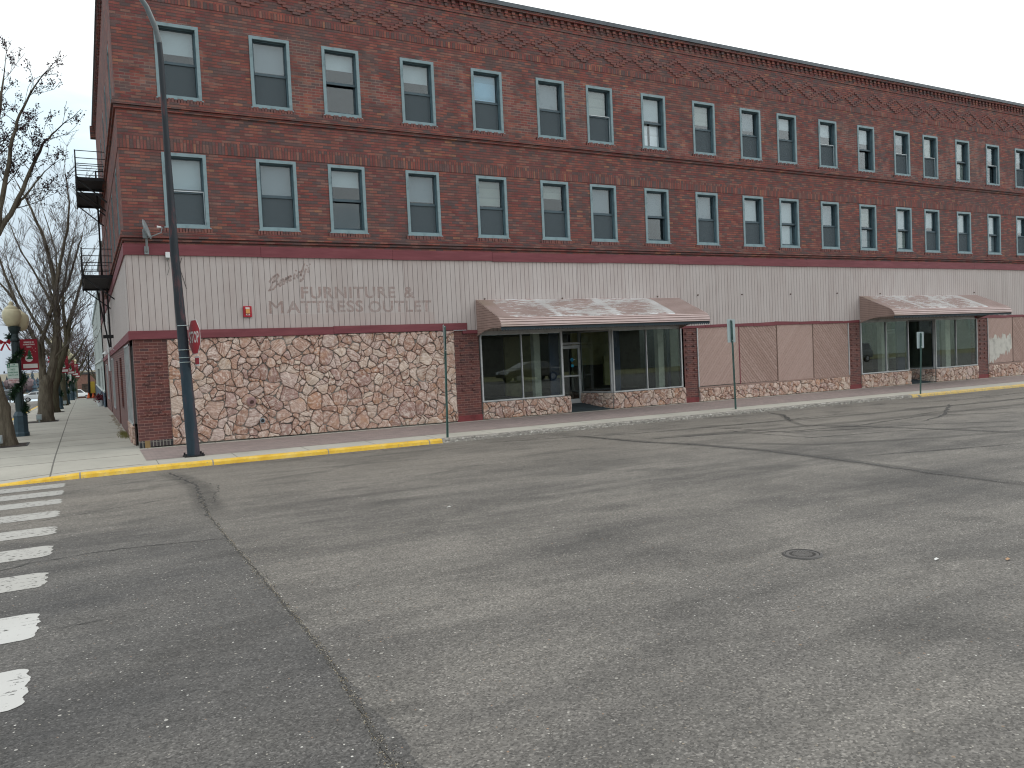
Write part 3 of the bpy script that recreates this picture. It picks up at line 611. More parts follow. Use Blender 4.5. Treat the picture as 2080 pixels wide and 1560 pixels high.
while dxx<XR-.6:
    for k in range(-4,5):
        off=(4-abs(k))*.125
        for sgn in ((1,) if abs(k)==4 else (-1,1)):
            cx=dxx+sgn*off; zc=Z(9.475)+k*dz*.93
            g.box(cx-.105,YF-.026,zc-.034,cx+.105,YF,zc+.028)
    dxx+=1.3
g.build('diamond_pattern',M_relief,B)
g=MB(); g.box(XL-.13,YF-.13,Z(10.405),XR,YF+.3,Z(10.53)); g.box(XL-.13,YF+.3,Z(10.405),XL+.3,YB+.05,Z(10.53)); g.build('coping',M_coping,B)
g=MB(); g.box(XL-.20,YB-.25,Z(9.9),XL,YB+.05,Z(10.40)); g.build('corner_corbel',M_brick,B)
# ---- sash windows (local: origin at lower left of opening, y into the wall)
def rect_frame(g,x0,z0,x1,z1,w,y0,y1,wb=None):
    wb=wb or w
    g.box(x0,y0,z0,x1,y1,z0+wb); g.box(x0,y0,z1-w,x1,y1,z1); g.box(x0,y0,z0+wb,x0+w,y1,z1-w); g.box(x1-w,y0,z0+wb,x1,y1,z1-w)
def win_meshes(w,h):
    D={}
    g=MB(); rect_frame(g,0,0,w,h,.08,-.022,.03,.07); g.box(-.03,-.045,-.03,w+.03,.03,.0)
    D['casing']=(g,M_case)
    g=MB(); rect_frame(g,.05,.05,w-.05,h-.05,.035,.03,.23); rect_frame(g,.085,.06,w-.085,h-.085,.022,.075,.10); D['jamb']=(g,M_jamb)
    m=h*.485; g=MB(); rect_frame(g,.087,m,w-.087,h-.087,.045,.12,.155,.05); rect_frame(g,.087,.075,w-.087,m+.045,.045,.165,.20,.07); g.box(.087,.082,m-.012,w-.087,.12,m+.026); g.box(.087,.075,m-.030,w-.087,.098,m-.014); D['sash']=(g,M_sash)
    g=MB(); g.box(.13,.135,m+.045,w-.13,.139,h-.13); g.box(.13,.18,.14,w-.13,.184,m); D['pane']=(g,M_glass)
    g=MB(); g.box(.12,.100,.085,w-.12,.102,m-.0); D['insect_screen']=(g,M_screen)
    g=MB(); rect_frame(g,.075,.07,w-.078,m+.03,.021,.06,.085); D['storm_frame']=(g,M_storm)
    return D
MC={}
def mesh_of(g,name,m):
    o=g.build(name,m); me=o.data; bpy.data.objects.remove(o); return me
WM={k:mesh_of(g,k,m) for k,(g,m) in win_meshes(WW,WHT[0]).items()}
def part(me,name,parent,loc=(0,0,0)):
    o=bpy.data.objects.new(name,me); COL.objects.link(o); o.parent=parent; o.location=loc; return o
UB=[(.36,B_white,0,None),(.49,B_blue if 0 else B_grey,0,None),(.28,B_white,0,None),(.36,B_white,0,None),(.49,B_blue,0,B_dgrey),(.49,B_grey,0,None),(.49,B_cream,1,None),(.44,B_white,0,B_sheet),(.49,B_cream,0,B_grey),(.48,B_grey,0,None),(.28,B_white,0,B_dgrey),(.26,B_white,1,None),(.30,B_white,0,None),(.30,B_grey,1,None),(.48,B_cream,1,None),(.49,B_cream,0,B_cream),(.45,B_grey,1,None),(.4,B_grey,0,B_grey),(.4,B_white,0,None),(.4,B_grey,0,None),(.3,B_white,0,None)]
LB=[(.49,B_white,1,B_dgrey),(.49,B_grey,0,B_dgrey),(.33,B_white,0,None),(.49,B_grey,0,B_dgrey),(.49,B_cream,0,B_dgrey),(.22,B_cream,0,None),(.49,B_grey,0,B_grey),(.49,B_grey,0,None),(.49,B_grey,0,B_grey),(.49,B_white,0,B_dgrey),(.49,B_white,0,B_white),(.49,B_grey,0,None),(.49,B_cream,0,B_dgrey),(.49,B_white,0,B_cream),(.49,B_white,0,B_grey),(.49,B_white,0,None),(.47,B_white,0,B_dgrey),(.49,B_white,0,B_dgrey),(.4,B_white,0,None),(.4,B_white,0,None),(.4,B_white,0,None)]
def window(x,z,cfg,i):
    drop,bm_,storm,low=cfg
    w=part(WM['casing'],'window',B); w.matrix_parent_inverse=Matrix.Translation(-WL[B]); w.location=(x,YF-.0,z)
    part(WM['jamb'],'jamb',w); part(WM['sash'],'sash',w); part(WM['pane'],'pane',w)
    if not (low is not None and low in (B_sheet,B_cream,B_white)) and i%40 not in (2,7,12,16): part(WM['insect_screen'],'insect_screen',w)
    if storm: part(WM['storm_frame'],'storm_frame',w)
    h=WHT[0]; rr=random.Random(i*13+int(z*10)); g=MB(); drop=drop+rr.choice((0,0,-.04,-.09,.0,.05)); zb_=h*(1-drop)-.02
    g.box(.115,.225,zb_,WW-.115-rr.choice((0,0,0,.03)),.23,h-.09); o=g.build('blind',bm_,w)
    if low is not None:
        g=MB(); t0=.10; t1=h*.5
        if low is B_sheet:
            g.box(.13,.22,t0,.40,.225,t1); g.box(.50,.22,t0,WW-.14,.225,t1)
        elif low is B_cream and i==13: g.box(.12,.22,t0,.72,.225,t0+.42)
        else: g.box(.115,.22,t0,WW-.12,.225,t1)
        g.build('lower_blind',low,w)
for i,x in enumerate(WX): window(x,ZU,UB[i],i); window(x,ZL,LB[i],i+40)
# side wall windows (seen end on)
for y in SY:
    for z in (ZU,ZL):
        w=bpy.data.objects.new('window',WM['casing']); COL.objects.link(w); w.parent=B; w.matrix_parent_inverse=Matrix.Translation(-WL[B]); w.location=(XL+.03,y+.97,z); w.rotation_euler=(0,0,-PI/2)
        for k in ('jamb','sash','pane'): part(WM[k],k,w)
# ---- fascia boards
def fboards(g,u0,u1,z0f,z1f,fn,th,seed,seg=3.6):
    rr=random.Random(seed); u_=u0
    while u_<u1-.05:
        e=min(u1,u_+seg*rr.uniform(.85,1.15)); a=rr.uniform(-.012,.012); b=rr.uniform(-.012,.012); d=th+rr.uniform(-.004,.004); e2=e-.006
        za,zb_,zc,zd=z0f(u_)+a,z0f(e2)+b,z1f(e2)+b,z1f(u_)+a
        if True: g.prism([(u_,za),(e2,zb_),(e2,zc),(u_,zd)],fn,0.,-d)
        u_=e
g=MB(); fboards(g,1.0,XR,lambda u_:Z(2.76),lambda u_:Z(3.03),lambda u_,v,d:(u_,YF+d,v),.07,1)
g.prism([(20.93,Z(2.76)),(YC,Z(2.55)),(YC,Z(2.80)),(20.93,Z(3.03))],lambda u_,v,d:(XL+d,u_,v),0.,-.045); g.build('fascia_board',M_fascia,B)
g=MB(); fboards(g,1.0,XT-.45,lambda u_:Z(.72),lambda u_:Z(.925),lambda u_,v,d:(u_,YF+d,v),.09,2,4.4)
g.prism([(20.91,Z(.72)),(YC,Z(.52)),(YC,Z(.72)),(20.91,Z(.925))],lambda u_,v,d:(XL+d,u_,v),0.,-.05)
g.build('fascia_board',M_fascia,B,label='lower maroon fascia board wrapping the corner above the big stone wall'); g=MB()
fboards(g,XT-.60,XT-.02,lambda u_:Z(.615),lambda u_:Z(.715),lambda u_,v,d:(u_,YF+d,v),.06,3,9); g.build('fascia_board',M_fascia,B); g=MB()
wob=lambda u_:.02*math.sin(u_*.9)+.012*math.sin(u_*2.3)
fboards(g,18.2,27.5,lambda u_:Z(.555),lambda u_:Z(.66)+wob(u_),lambda u_,v,d:(u_,YF+d,v),.05,4,1.2); g.build('fascia_board',M_fascia,B,label='warped thin maroon board above the diagonal panels'); g=MB()
fboards(g,35.3,XR,lambda u_:Z(.555),lambda u_:Z(.66)+wob(u_),lambda u_,v,d:(u_,YF+d,v),.05,5,1.2)
g.build('fascia_board',M_fascia,B)
# ---- vertical siding with real grooves
def siding(g,u0,u1,z0,z1,fn,front):
    P=.147; u_=u0
    while u_<u1:
        e=min(u_+P,u1); zb_=z0(u_); zt=z1(u_); g.k=0
        g.quad(fn(u_+.005,zb_,front),fn(e-.005,zb_,front),fn(e-.005,zt,front),fn(u_+.005,zt,front))
        g.k=1; g.quad(fn(u_-.005,zb_,front+.014),fn(u_+.005,zb_,front+.014),fn(u_+.005,zt,front+.014),fn(u_-.005,zt,front+.014))
        g.quad(fn(u_+.005,zb_,front+.014),fn(u_+.005,zb_,front),fn(u_+.005,zt,front),fn(u_+.005,zt,front+.014)); g.quad(fn(e-.005,zb_,front+.014),fn(e-.005,zb_,front),fn(e-.005,zt,front),fn(e-.005,zt,front+.014))
        g.k=0; g.quad(fn(u_+.005,zb_,front),fn(e-.005,zb_,front),fn(e-.005,zb_,0.02),fn(u_+.005,zb_,0.02)); u_+=P
g=MB(); zlow=lambda u_: Z(.9) if u_<XT-.5 else (Z(.70) if u_<XT-.02 else (Z(.60) if u_<18.3 or 27.5<u_<35.4 else Z(.64)+wob(u_)))
siding(g,1.03,XR,zlow,lambda u_:Z(2.78),FF,-.035)
siding(g,20.98,YC,lambda u_:Z(.9)-(u_-21)*.0071,lambda u_:Z(2.78)-(u_-21)*.0082,FS,-.012)
g.build('vertical_siding',[M_siding,M_groove],B,fixn=False)
g=MB()
for x,z in ((10.63,Z(1.63)),(13.38,Z(1.63)),(21.1,Z(1.71)),(23.6,Z(1.71)),(26.2,Z(1.73)),(17.2,Z(1.66)),(28.8,Z(1.7)),(35.3,Z(1.72)),(19.0,Z(1.70))):
    g.tube([(x,YF-.03,z),(x,YF-.075,z)],.022,8)
g.build('bolt_plug',mat('rusty_bolt',(.11,.075,.06),.8),B)
# ghost lettering left by a removed sign
def ghost_fn(t):
    p=t.pos(); n=t.noise(p,7,4,.7); x,y,z=t.xyz(p); gr=t.m('FRACT',t.m('DIVIDE',t.m('SUBTRACT',x,1.03-.009),.147)); gm=t.m('GREATER_THAN',gr,.018/.147)
    st=t.noise(t.scale(p,(26,26,1.2)),1,3,.6)
    a=t.m('MULTIPLY',gm,t.ramp(t.m('ADD',t.m('MULTIPLY',n,.6),t.m('MULTIPLY',st,.4)),[(.36,.15),(.6,.62)])); return dict(c=t.ramp(n,[(.3,(.40,.30,.27)),(.7,(.46,.33,.30))]),a=a)
M_ghost=mat('faded_letter_stain',rough=.85,fn=ghost_fn)
yg=YF-.0375
def ghost(body,x0,x1,z0,z1,bold,space=1.1):
    q=textmesh(body,1.,M_ghost,'faded_lettering',bold=bold,space=space); me=q.data
    xs=[v.co.x for v in me.vertices]; ys=[v.co.y for v in me.vertices]; a,b,c,d=min(xs),max(xs),min(ys),max(ys)
    for v in me.vertices: v.co=((v.co.x-a)/(b-a)*(x1-x0)+x0,yg-(.0008 if x0==4.35 else 0),(v.co.y-c)/(d-c)*(z1-z0)+z0)
    attach(q,B); return q
for bdy,x0,x1,z0,z1 in (('FURNITURE',5.18,7.83,Z(1.68),Z(2.0)),('&',8.08,8.42,Z(1.67),Z(2.0)),('M',4.33,4.69,Z(1.30),Z(1.63)),('M',4.35,4.71,Z(1.30),Z(1.63)),('ATTRESS',4.78,6.87,Z(1.30),Z(1.63)),('OUTLET',7.02,8.90,Z(1.28),Z(1.61))): ghost(bdy,x0,x1,z0,z1,.0 if bdy=='M' else .028)
SC={'B':[[(.0,.75),(.25,1.05),(.6,1.1),(.75,.9),(.55,.65),(.3,.6),(.7,.55),(.85,.25),(.55,0.),(.15,.05)],[(.42,1.05),(.25,.05)]],'e':[[(.03,.2),(.38,.28),(.33,.48),(.14,.46),(.02,.2),(.16,.0),(.42,.06)]],
 'm':[[(0,.0),(.08,.45),(.1,.3),(.25,.48),(.3,.4),(.3,0)],[(.3,.3),(.45,.48),(.52,.4),(.5,.05),(.65,.1)]],'i':[[(.05,.45),(.05,.1),(.2,.05)],[(.08,.68),(.1,.7)]],'d':[[(.4,.4),(.15,.45),(.02,.2),(.15,0),(.38,.2)],[(.45,.95),(.38,.1),(.5,.03)]],'j':[[(.15,.45),(.12,-.3),(-.1,-.4),(-.15,-.2)],[(.18,.68),(.2,.7)]]}
g=MB(); cx=0.; ang=.42
for ch,wd in (('B',.95),('e',.5),('m',.78),('i',.3),('d',.6),('j',.36),('i',.3)):
    for st in SC[ch]:
        for (a,b),(c,d) in zip(st,st[1:]):
            def mp(px,py):
                px=(px+cx+py*.35)*.335; py=py*.30; return (4.30+px*math.cos(ang),yg,Z(1.86)+px*math.sin(ang)*1.02+py)
            P0=Vector(mp(a,b)); P1=Vector(mp(c,d)); dd=(P1-P0)
            if dd.length<1e-5: continue
            dd.normalize(); nn=Vector((-dd.z,0,dd.x))*.024; P0-=dd*.012; P1+=dd*.012; g.quad(P0+nn,P1+nn,P1-nn,P0-nn)
    cx+=wd
g.build('faded_script_lettering',M_ghost,B)
# ---- stone veneer generator
def clip(poly,a,b,c):            # keep a*x+b*y<=c
    out=[]; n=len(poly)
    for i in range(n):
        p,q=poly[i],poly[(i+1)%n]; dp=a*p[0]+b*p[1]-c; dq=a*q[0]+b*q[1]-c
        if dp<=0: out.append(p)
        if dp*dq<0: s_=dp/(dp-dq); out.append((p[0]+(q[0]-p[0])*s_,p[1]+(q[1]-p[1])*s_))
    return out
def inset(poly,d):
    out=poly; n=len(poly); cx=sum(p[0] for p in poly)/n; cy=sum(p[1] for p in poly)/n
    for i in range(n):
        p,q=poly[i],poly[(i+1)%n]; ex,ey=q[0]-p[0],q[1]-p[1]; L=math.hypot(ex,ey)
        if L<1e-6: continue
        a,b=ey/L,-ex/L; c=a*p[0]+b*p[1]
        if a*cx+b*cy>c: a,b,c=-a,-b,-c
        out=clip(out,a,b,c-d)
        if len(out)<3: return None
    return out
def chaikin(p):
    o=[]
    for i in range(len(p)):
        a,b=p[i],p[(i+1)%len(p)]; o.append((a[0]*.78+b[0]*.22,a[1]*.78+b[1]*.22)); o.append((a[0]*.22+b[0]*.78,a[1]*.22+b[1]*.78))
    return o
def stones(u0,u1,v0f,v1,size,fn,seed,name='stone_veneer',depth=.07):
    rr=random.Random(seed); g=MB(); area=(u1-u0)*(v1-v0f((u0+u1)/2)); n=int(area/(size*size)*1.3); sites=[]; tries=0
    vmin=min(v0f(u0),v0f(u1))
    while len(sites)<n and tries<n*60:
        tries+=1; p=(rr.uniform(u0,u1),rr.uniform(vmin,v1)); w=rr.choice((0,0,0,.1,.3,.6,1.,1.6,2.2))*size*size*.33
        if all((p[0]-q[0])**2+(p[1]-q[1])**2>(.34*size)**2+(.5*(w+q[2])) for q in sites): sites.append((*p,w))
    sh=[(rr.uniform(.7,1.4)) for _ in sites]
    g.k=1; g.quad(*[fn(a,b,-.012) for a,b in ((u0,v0f(u0)),(u1,v0f(u1)),(u1,v1),(u0,v1))]); 
    for (a,b) in ((u0,u0),(u1,u1)): g.quad(fn(a,v0f(a),-.012),fn(a,v1,-.012),fn(a,v1,.02),fn(a,v0f(a),.02))
    g.quad(fn(u0,v1,-.012),fn(u1,v1,-.012),fn(u1,v1,.02),fn(u0,v1,.02)); g.k=0
    for i,(x,y,w) in enumerate(sites):
        poly=[(u0,v0f(u0)),(u1,v0f(u1)),(u1,v1),(u0,v1)]
        for j,(x2,y2,w2) in enumerate(sites):
            if i==j: continue
            dx_,dy_=x2-x,y2-y; d2=dx_*dx_+dy_*dy_
            if d2>(4*size)**2: continue
            c=(x2*x2+y2*y2-w2-(x*x+y*y-w))/2; poly=clip(poly,dx_,dy_,c)
            if len(poly)<3: break
        if len(poly)<3: continue
        p=inset(poly,.0035+.004*rr.random())
        if not p or len(p)<3: continue
        if rr.random()<.6: p=chaikin(p)
        q_=[]
        for k in range(len(p)):
            a_,b_=p[k],p[(k+1)%len(p)]; n_=max(1,int(math.dist(a_,b_)/.045))
            for e_ in range(n_): q_.append((lerp(a_[0],b_[0],e_/n_),lerp(a_[1],b_[1],e_/n_)))
        def warp(c):
            v1_=mnoise.noise_vector(Vector((c[0]*3.1,c[1]*3.1,seed*3.3))); v2_=mnoise.noise_vector(Vector((c[0]*11,c[1]*11,seed*1.7)))
            k_=min(1,max(0,min(c[0]-u0,u1-c[0],v1-c[1],c[1]-v0f(c[0]))/.12)); return (c[0]+(v1_.x*.125+v2_.x*.02)*k_,c[1]+(v1_.y*.125+v2_.y*.02)*k_)
        p=[warp(c) for c in q_]; cx=sum(q[0] for q in p)/len(p); cy=sum(q[1] for q in p)/len(p); m=len(p)
        tx,ty=rr.uniform(-.13,.13),rr.uniform(-.13,.13); hh=depth*rr.uniform(.6,1.1); V=[]
        g.c=(rr.random(),rr.random(),rr.random())
        for (k,dd) in ((1.,-.0),(.985,-hh*.6),(.91,-hh*.92),(.5,-hh*1.05)):
            for (a,b) in p:
                jx=rr.uniform(-1,1)*.004 if k<1 else 0; d=dd+((a-cx)*tx+(b-cy)*ty)*k*(1 if k<1 else 0)
                if k<1: d=min(d,-.006)+rr.uniform(-1,1)*.005
                V.append(fn(cx+(a-cx)*k+jx,cy+(b-cy)*k+jx,d))
        V.append(fn(cx,cy,-hh*1.05)); F=[]
        for L in range(3):
            for a in range(m): b=(a+1)%m; F.append((L*m+a,L*m+b,(L+1)*m+b,(L+1)*m+a))
        for a in range(m): F.append((3*m+a,3*m+(a+1)%m,4*m))
        g.add(V,F)
    return g.build(name,[M_stone,M_mortar],B,smooth='auto',attr=True)
stones(1.83,9.58,lambda x:zbase(x)+.02,Z(.72),.255,FF,11)
stones(10.42,13.52,lambda x:zbase(x),Z(-1.47),.20,FF,12); stones(15.22,18.30,lambda x:zbase(x),Z(-1.49),.20,FF,13)
stones(18.93,26.82,lambda x:zbase(x),Z(-1.585),.20,FF,14); stones(27.55,30.72,lambda x:zbase(x),Z(-1.56),.21,FF,15)
stones(32.42,35.52,lambda x:zbase(x),Z(-1.57),.21,FF,16); stones(36.33,XR,lambda x:zbase(x),Z(-1.60),.21,FF,17)
stones(21.95,24.55,lambda y:zbase(1,y),Z(-1.42),.2,lambda u_,v,d:(XL+.02+d,u_,v),18)
RB=lambda x0,y0,x1,y1:(lambda u_,v,d:(lerp(x0,x1,u_)+d*(y1-y0)/math.hypot(x1-x0,y1-y0),lerp(y0,y1,u_)-d*(x1-x0)/math.hypot(x1-x0,y1-y0),v))
# ledges and recess side stones
def sidestone(x0,y0,x1,y1,zb0,zt,seed,flip=False):
    L=math.hypot(x1-x0,y1-y0); ax,ay=(x1-x0)/L,(y1-y0)/L; nx,ny=(ay,-ax) if not flip else (-ay,ax)
    stones(0,L,lambda u_:zb0+u_*0,zt,.19,lambda u_,v,d:(x0+ax*u_-nx*d,y0+ay*u_-ny*d,v),seed)
sidestone(15.22,21.0,14.85,22.28,zbase(15)+.0,Z(-1.49),21,True); sidestone(32.42,21.0,32.05,22.3,zbase(32),Z(-1.57),22,True); sidestone(13.52,21.0,13.9,22.28,zbase(13.5),Z(-1.47),23)
# ---- brick piers
def pier(x0,x1,seed,corner=False):
    g=MB(); rr=random.Random(seed); zb_=zbase(x0)
    g.k=0; g.box(x0,YF-.015,zb_+.17,x1,YF+.3,Z(.72)); 
    z=zb_+.9; k=0
    while z<Z(.45):
        for xx in ((x0+x1)/2-.22,(x0+x1)/2+.12) if not corner else (x0+.2,x0+.5): g.box(xx,YF-.05,z,xx+.1,YF-.015,z+.062)
        z+=.21
    if corner:
        for k in range(5): g.box(x0+.1+k*.13,YF-.04,zb_+.17+.6,x0+.19+k*.13,YF-.015,zb_+.17+.66)
        g.k=1; g.box(x0+.24,YF-.03,zb_+.02,x1,YF+.3,zb_+.17); g.box(x0,YF-.02,zb_-.02,x0+.12,YF+.3,zb_+.17); g.k=2; g.box(x0+.12,YF-.022,zb_-.02,x0+.24,YF+.3,zb_+.17)
        mats=[M_dbrick,M_blackbrick,mat('exposed_foundation',rough=.9,fn=concrete_fn((.33,.22,.10),None,.5))]
    else: g.k=1; g.box(x0-.01,YF-.03,zb_-.02,x1+.01,YF+.3,zb_+.17); mats=[M_dbrick,M_redbase]
    g.build('brick_pier',mats,B)
pier(1.08,1.83,1,True)
for i,(a,b) in enumerate(((9.58,10.38),(18.30,18.90),(26.84,27.52),(35.54,36.30))): pier(a,b,i+2)
# backing wall behind stone and boards
g=MB()
for a,b in ((1.83,9.6),(18.9,26.85),(36.3,XR)): g.box(a,YF+.02,zbase(a)-.5,b,YF+.3,Z(.8))
for a,b,zt in ((10.38,13.52,-1.5),(15.22,18.32,-1.52),(27.5,30.72,-1.6),(32.42,35.55,-1.6)): g.box(a,YF+.02,zbase(a)-.5,b,YF+.3,Z(zt))
g.box(10.38,YF+.05,Z(.60),18.3,YF+.3,Z(2.7)); g.box(27.5,YF+.05,Z(.58),35.55,YF+.3,Z(2.7)); g.build('backing_wall',M_mortar,B)
# ---- diagonal board panels
def dpanel(x0,x1,z0,z1,sgn,dark,seed,patch=False):
    rr=random.Random(seed); g=MB(); g.k=1; g.quad(*[FF(a,b,-.004) for a,b in ((x0,z0),(x1,z0),(x1,z1),(x0,z1))]); g.k=0
    w=.098; n=(sgn*math.sin(PI/4),-math.cos(PI/4)) if True else 0
    a,b=math.sin(R(48))*sgn,-math.cos(R(48)); cs=[a*x+b*z for x,z in ((x0,z0),(x1,z0),(x1,z1),(x0,z1))]; c=min(cs)
    while c<max(cs):
        p=clip(clip([(x0+.012,z0),(x1-.012,z0),(x1-.012,z1),(x0+.012,z1)],a,b,c+w-(.009 if dark else .006)),-a,-b,-c)
        if len(p)>=3:
            g.c=(rr.random()*(.5 if dark else .35)+(.0 if dark else .45),1. if dark else .35,0); d=-.02-rr.random()*.003
            m=len(p); g.add([FF(u_,v,d) for u_,v in p]+[FF(u_,v,-.004) for u_,v in p],[tuple(range(m))]+[(i,(i+1)%m,m+(i+1)%m,m+i) for i in range(m)])
        c+=w
    return g.build('board_panel',[M_diag,M_diagback],B,attr=True,label='diagonal tan boards slanting up to the '+('right' if sgn>0 else 'left'))
for i,(a,b) in enumerate(((18.95,20.9),(20.9,22.82),(22.82,24.77),(24.77,26.80))): dpanel(a,b,Z(-1.50)-.0075*(a-19),Z(.575),1 if i%2==0 else -1,i%2==1,i)
dpanel(36.34,38.31,Z(-1.52),Z(.56),1,False,9); dpanel(38.31,40.3,Z(-1.52),Z(.56),-1,True,10); dpanel(40.3,42.3,Z(-1.52),Z(.56),1,False,11); dpanel(42.3,44.3,Z(-1.52),Z(.56),-1,True,12)
g=MB()
for a in (20.9,22.82,24.77,38.31,40.3): g=MB(); g.box(a-.018,YF-.034,Z(-1.55),a+.018,YF,Z(.57)); g.build('cover_strip',M_fascia if a==20.9 else M_diagback,B)
g=MB()
M_ptrim=mat('panel_trim_paint',rough=.8,fn=board_fn((.33,.225,.19))); g.box(18.90,YF-.04,Z(-1.585),26.84,YF,Z(-1.53)); g.build('panel_trim',M_ptrim,B); g=MB(); g.box(36.3,YF-.04,Z(-1.60),44,YF,Z(-1.54)); g.build('panel_trim',M_ptrim,B)
for a in (18.90,26.80,36.30): g=MB(); g.box(a,YF-.045,Z(-1.53),a+.04,YF,Z(.57)); g.build('edge_strip',M_alum,B)
# bare primer patch on the far panel: a ragged blot of pale paint
rr=random.Random(4); pts=[]; x0,x1,z0,z1=36.42,38.22,Z(-1.35),Z(-.25)
for k in range(26): pts.append((lerp(x0,x1,k/25),z1+rr.uniform(-.28,.12)*(1 if k%2 else .4)))
for k in range(26): u_=1-k/25; pts.append((lerp(x0,x1,u_),lerp(z0-.1,z0+.45,u_)+rr.uniform(-.22,.12)*(1 if k%2 else .5)))
g=MB(); n=26
for k in range(25): a,b,c,d=pts[k],pts[k+1],pts[51-k-1],pts[51-k]; g.quad(FF(a[0],a[1],-.026),FF(b[0],b[1],-.026),FF(c[0],c[1],-.026),FF(d[0],d[1],-.026))
g.build('primer_patch',paint('pale_primer',(.56,.54,.49),.85,obj=False),B)
# ---- shop fronts
M_navy=paint('navy_wall',(.022,.036,.075),.8,obj=False); M_cream=paint('cream_column_paint',(.72,.72,.64),.8,obj=False); M_olive=paint('olive_wall',(.75,.66,.32),.85,obj=False)
M_floor=paint('dark_carpet',(.045,.06,.068),.95,obj=False); M_brownw=paint('brown_wainscot',(.10,.07,.05),.8,obj=False); M_ceil=paint('dim_ceiling',(.3,.3,.27),.9,obj=False); M_greenw=paint('pale_green_interior',(.20,.21,.17),.9,obj=False)
def shopwin(xs,z0,z1,y=YF-.01,name='display_window'):
    g=MB(); w=.045
    g.box(xs[0],y-.03,z0,xs[-1],y+.05,z0+w); g.box(xs[0],y-.03,z1-w,xs[-1],y+.05,z1)
    for i,x in enumerate(xs):
        ww=w if i in (0,len(xs)-1) else .03; a=x if i==0 else (x-ww if i==len(xs)-1 else x-ww/2); g.box(a,y-.03,z0+w,a+ww,y+.05,z1-w)
    o=g.build(name,M_alum,B)
    g2=MB(); g2.box(xs[0]+.02,y+.01,z0+.02,xs[-1]-.02,y+.018,z1-.02); p=g2.build('glass',M_shop); p.parent=o; return o
shopwin([10.42,11.83,13.30],Z(-1.46),Z(.60)); shopwin([15.25,16.66,18.20],Z(-1.48),Z(.60)); shopwin([27.56,29.14,30.60],Z(-1.55),Z(.58)); shopwin([32.44,33.92,35.50],Z(-1.56),Z(.58))
for a,b,c in ((10.4,18.25,.595),(27.5,35.55,.575)): g=MB(); g.box(a,YF-.045,Z(c),b,YF+.05,Z(c+.065)); g.build('head_trim',M_alum,B)
def slantglass(x0,y0,x1,y1,z0,z1):
    g=MB(); a=Vector((x0,y0,0)); b=Vector((x1,y1,0)); 
    for z in (z0,z1-.05): g.bar((x0,y0,z+.025),(x1,y1,z+.025),.05,.05)
    for p in (a,b): g.box(p.x-.03,p.y-.03,z0,p.x+.03,p.y+.03,z1)
    o=g.build('entry_side_window',M_alum,B); q=MB(); q.bar((x0,y0,(z0+z1)/2),(x1,y1,(z0+z1)/2),.008,z1-z0-.04); p=q.build('glass',M_shop); p.parent=o
slantglass(15.22,21.05,14.87,22.28,Z(-1.48),Z(.6)); slantglass(13.33,21.05,13.95,22.28,Z(-1.46),Z(.6)); slantglass(32.42,21.05,32.07,22.28,Z(-1.56),Z(.58)); slantglass(30.63,21.05,30.9,22.28,Z(-1.55),Z(.58))
for nm,x0,x1,h in (('d',14.02,14.83,0),('e',31.0,31.95,-.04)):     # entrance door, in local coordinates
    zb_=zbase(x0)+.16; Dt=MB(); w=x1-x0; top=Z(.14)
    Dt.box(x0-.05,22.25,zb_,x0,22.38,Z(.60)); Dt.box(x1,22.25,zb_,x1+.05,22.38,Z(.60)); Dt.box(x0,22.25,top+.03,x1,22.38,top+.10)
    Dt.box(x0,22.27,zb_,x0+.075,22.32,top); Dt.box(x1-.075,22.27,zb_,x1,22.32,top); Dt.box(x0+.075,22.27,top-.11,x1-.075,22.32,top); Dt.box(x0+.075,22.27,zb_,x1-.075,22.32,zb_+.17)
    d=Dt.build('entrance_door',M_alum,B)
    q=MB(); q.box(x0+.07,22.29,zb_+.15,x1-.07,22.298,top-.1); q.box(x0,22.3,top+.1,x1,22.308,Z(.6)); p=q.build('glass',M_shop); p.parent=d
    q=MB(); q.box(x0+.075,22.21,zb_+.93,x1-.075,22.26,zb_+.98); q.tube([(x1-.035,22.26,zb_+.85),(x1-.035,22.2,zb_+.87),(x1-.035,22.2,zb_+1.1),(x1-.035,22.26,zb_+1.12)],.014,8); p=q.build('handle',M_alum); p.parent=d
    if nm=='d':
        q=MB(); q.lathe([(.0,0),(.055,.0),(.055,.004),(0,.004)],16); p=q.build('sticker',mat('cyan_sticker',(.03,.34,.50),.5)); p.parent=d; p.location=(x0+.5,22.285,zb_+1.3); p.rotation_euler=(PI/2,0,0)
        q=MB(); q.lathe([(.0,0),(.065,.0),(.065,.004),(0,.004)],16); p=q.build('sticker',mat('blue_sticker',(.02,.22,.36),.5)); p.parent=d; p.location=(x0+.49,22.285,zb_+1.5); p.rotation_euler=(PI/2,0,0)
        q=MB(); q.box(x0+.42,22.283,zb_+1.49,x0+.62,22.286,zb_+1.515); p=q.build('door_notice',M_white); p.parent=d
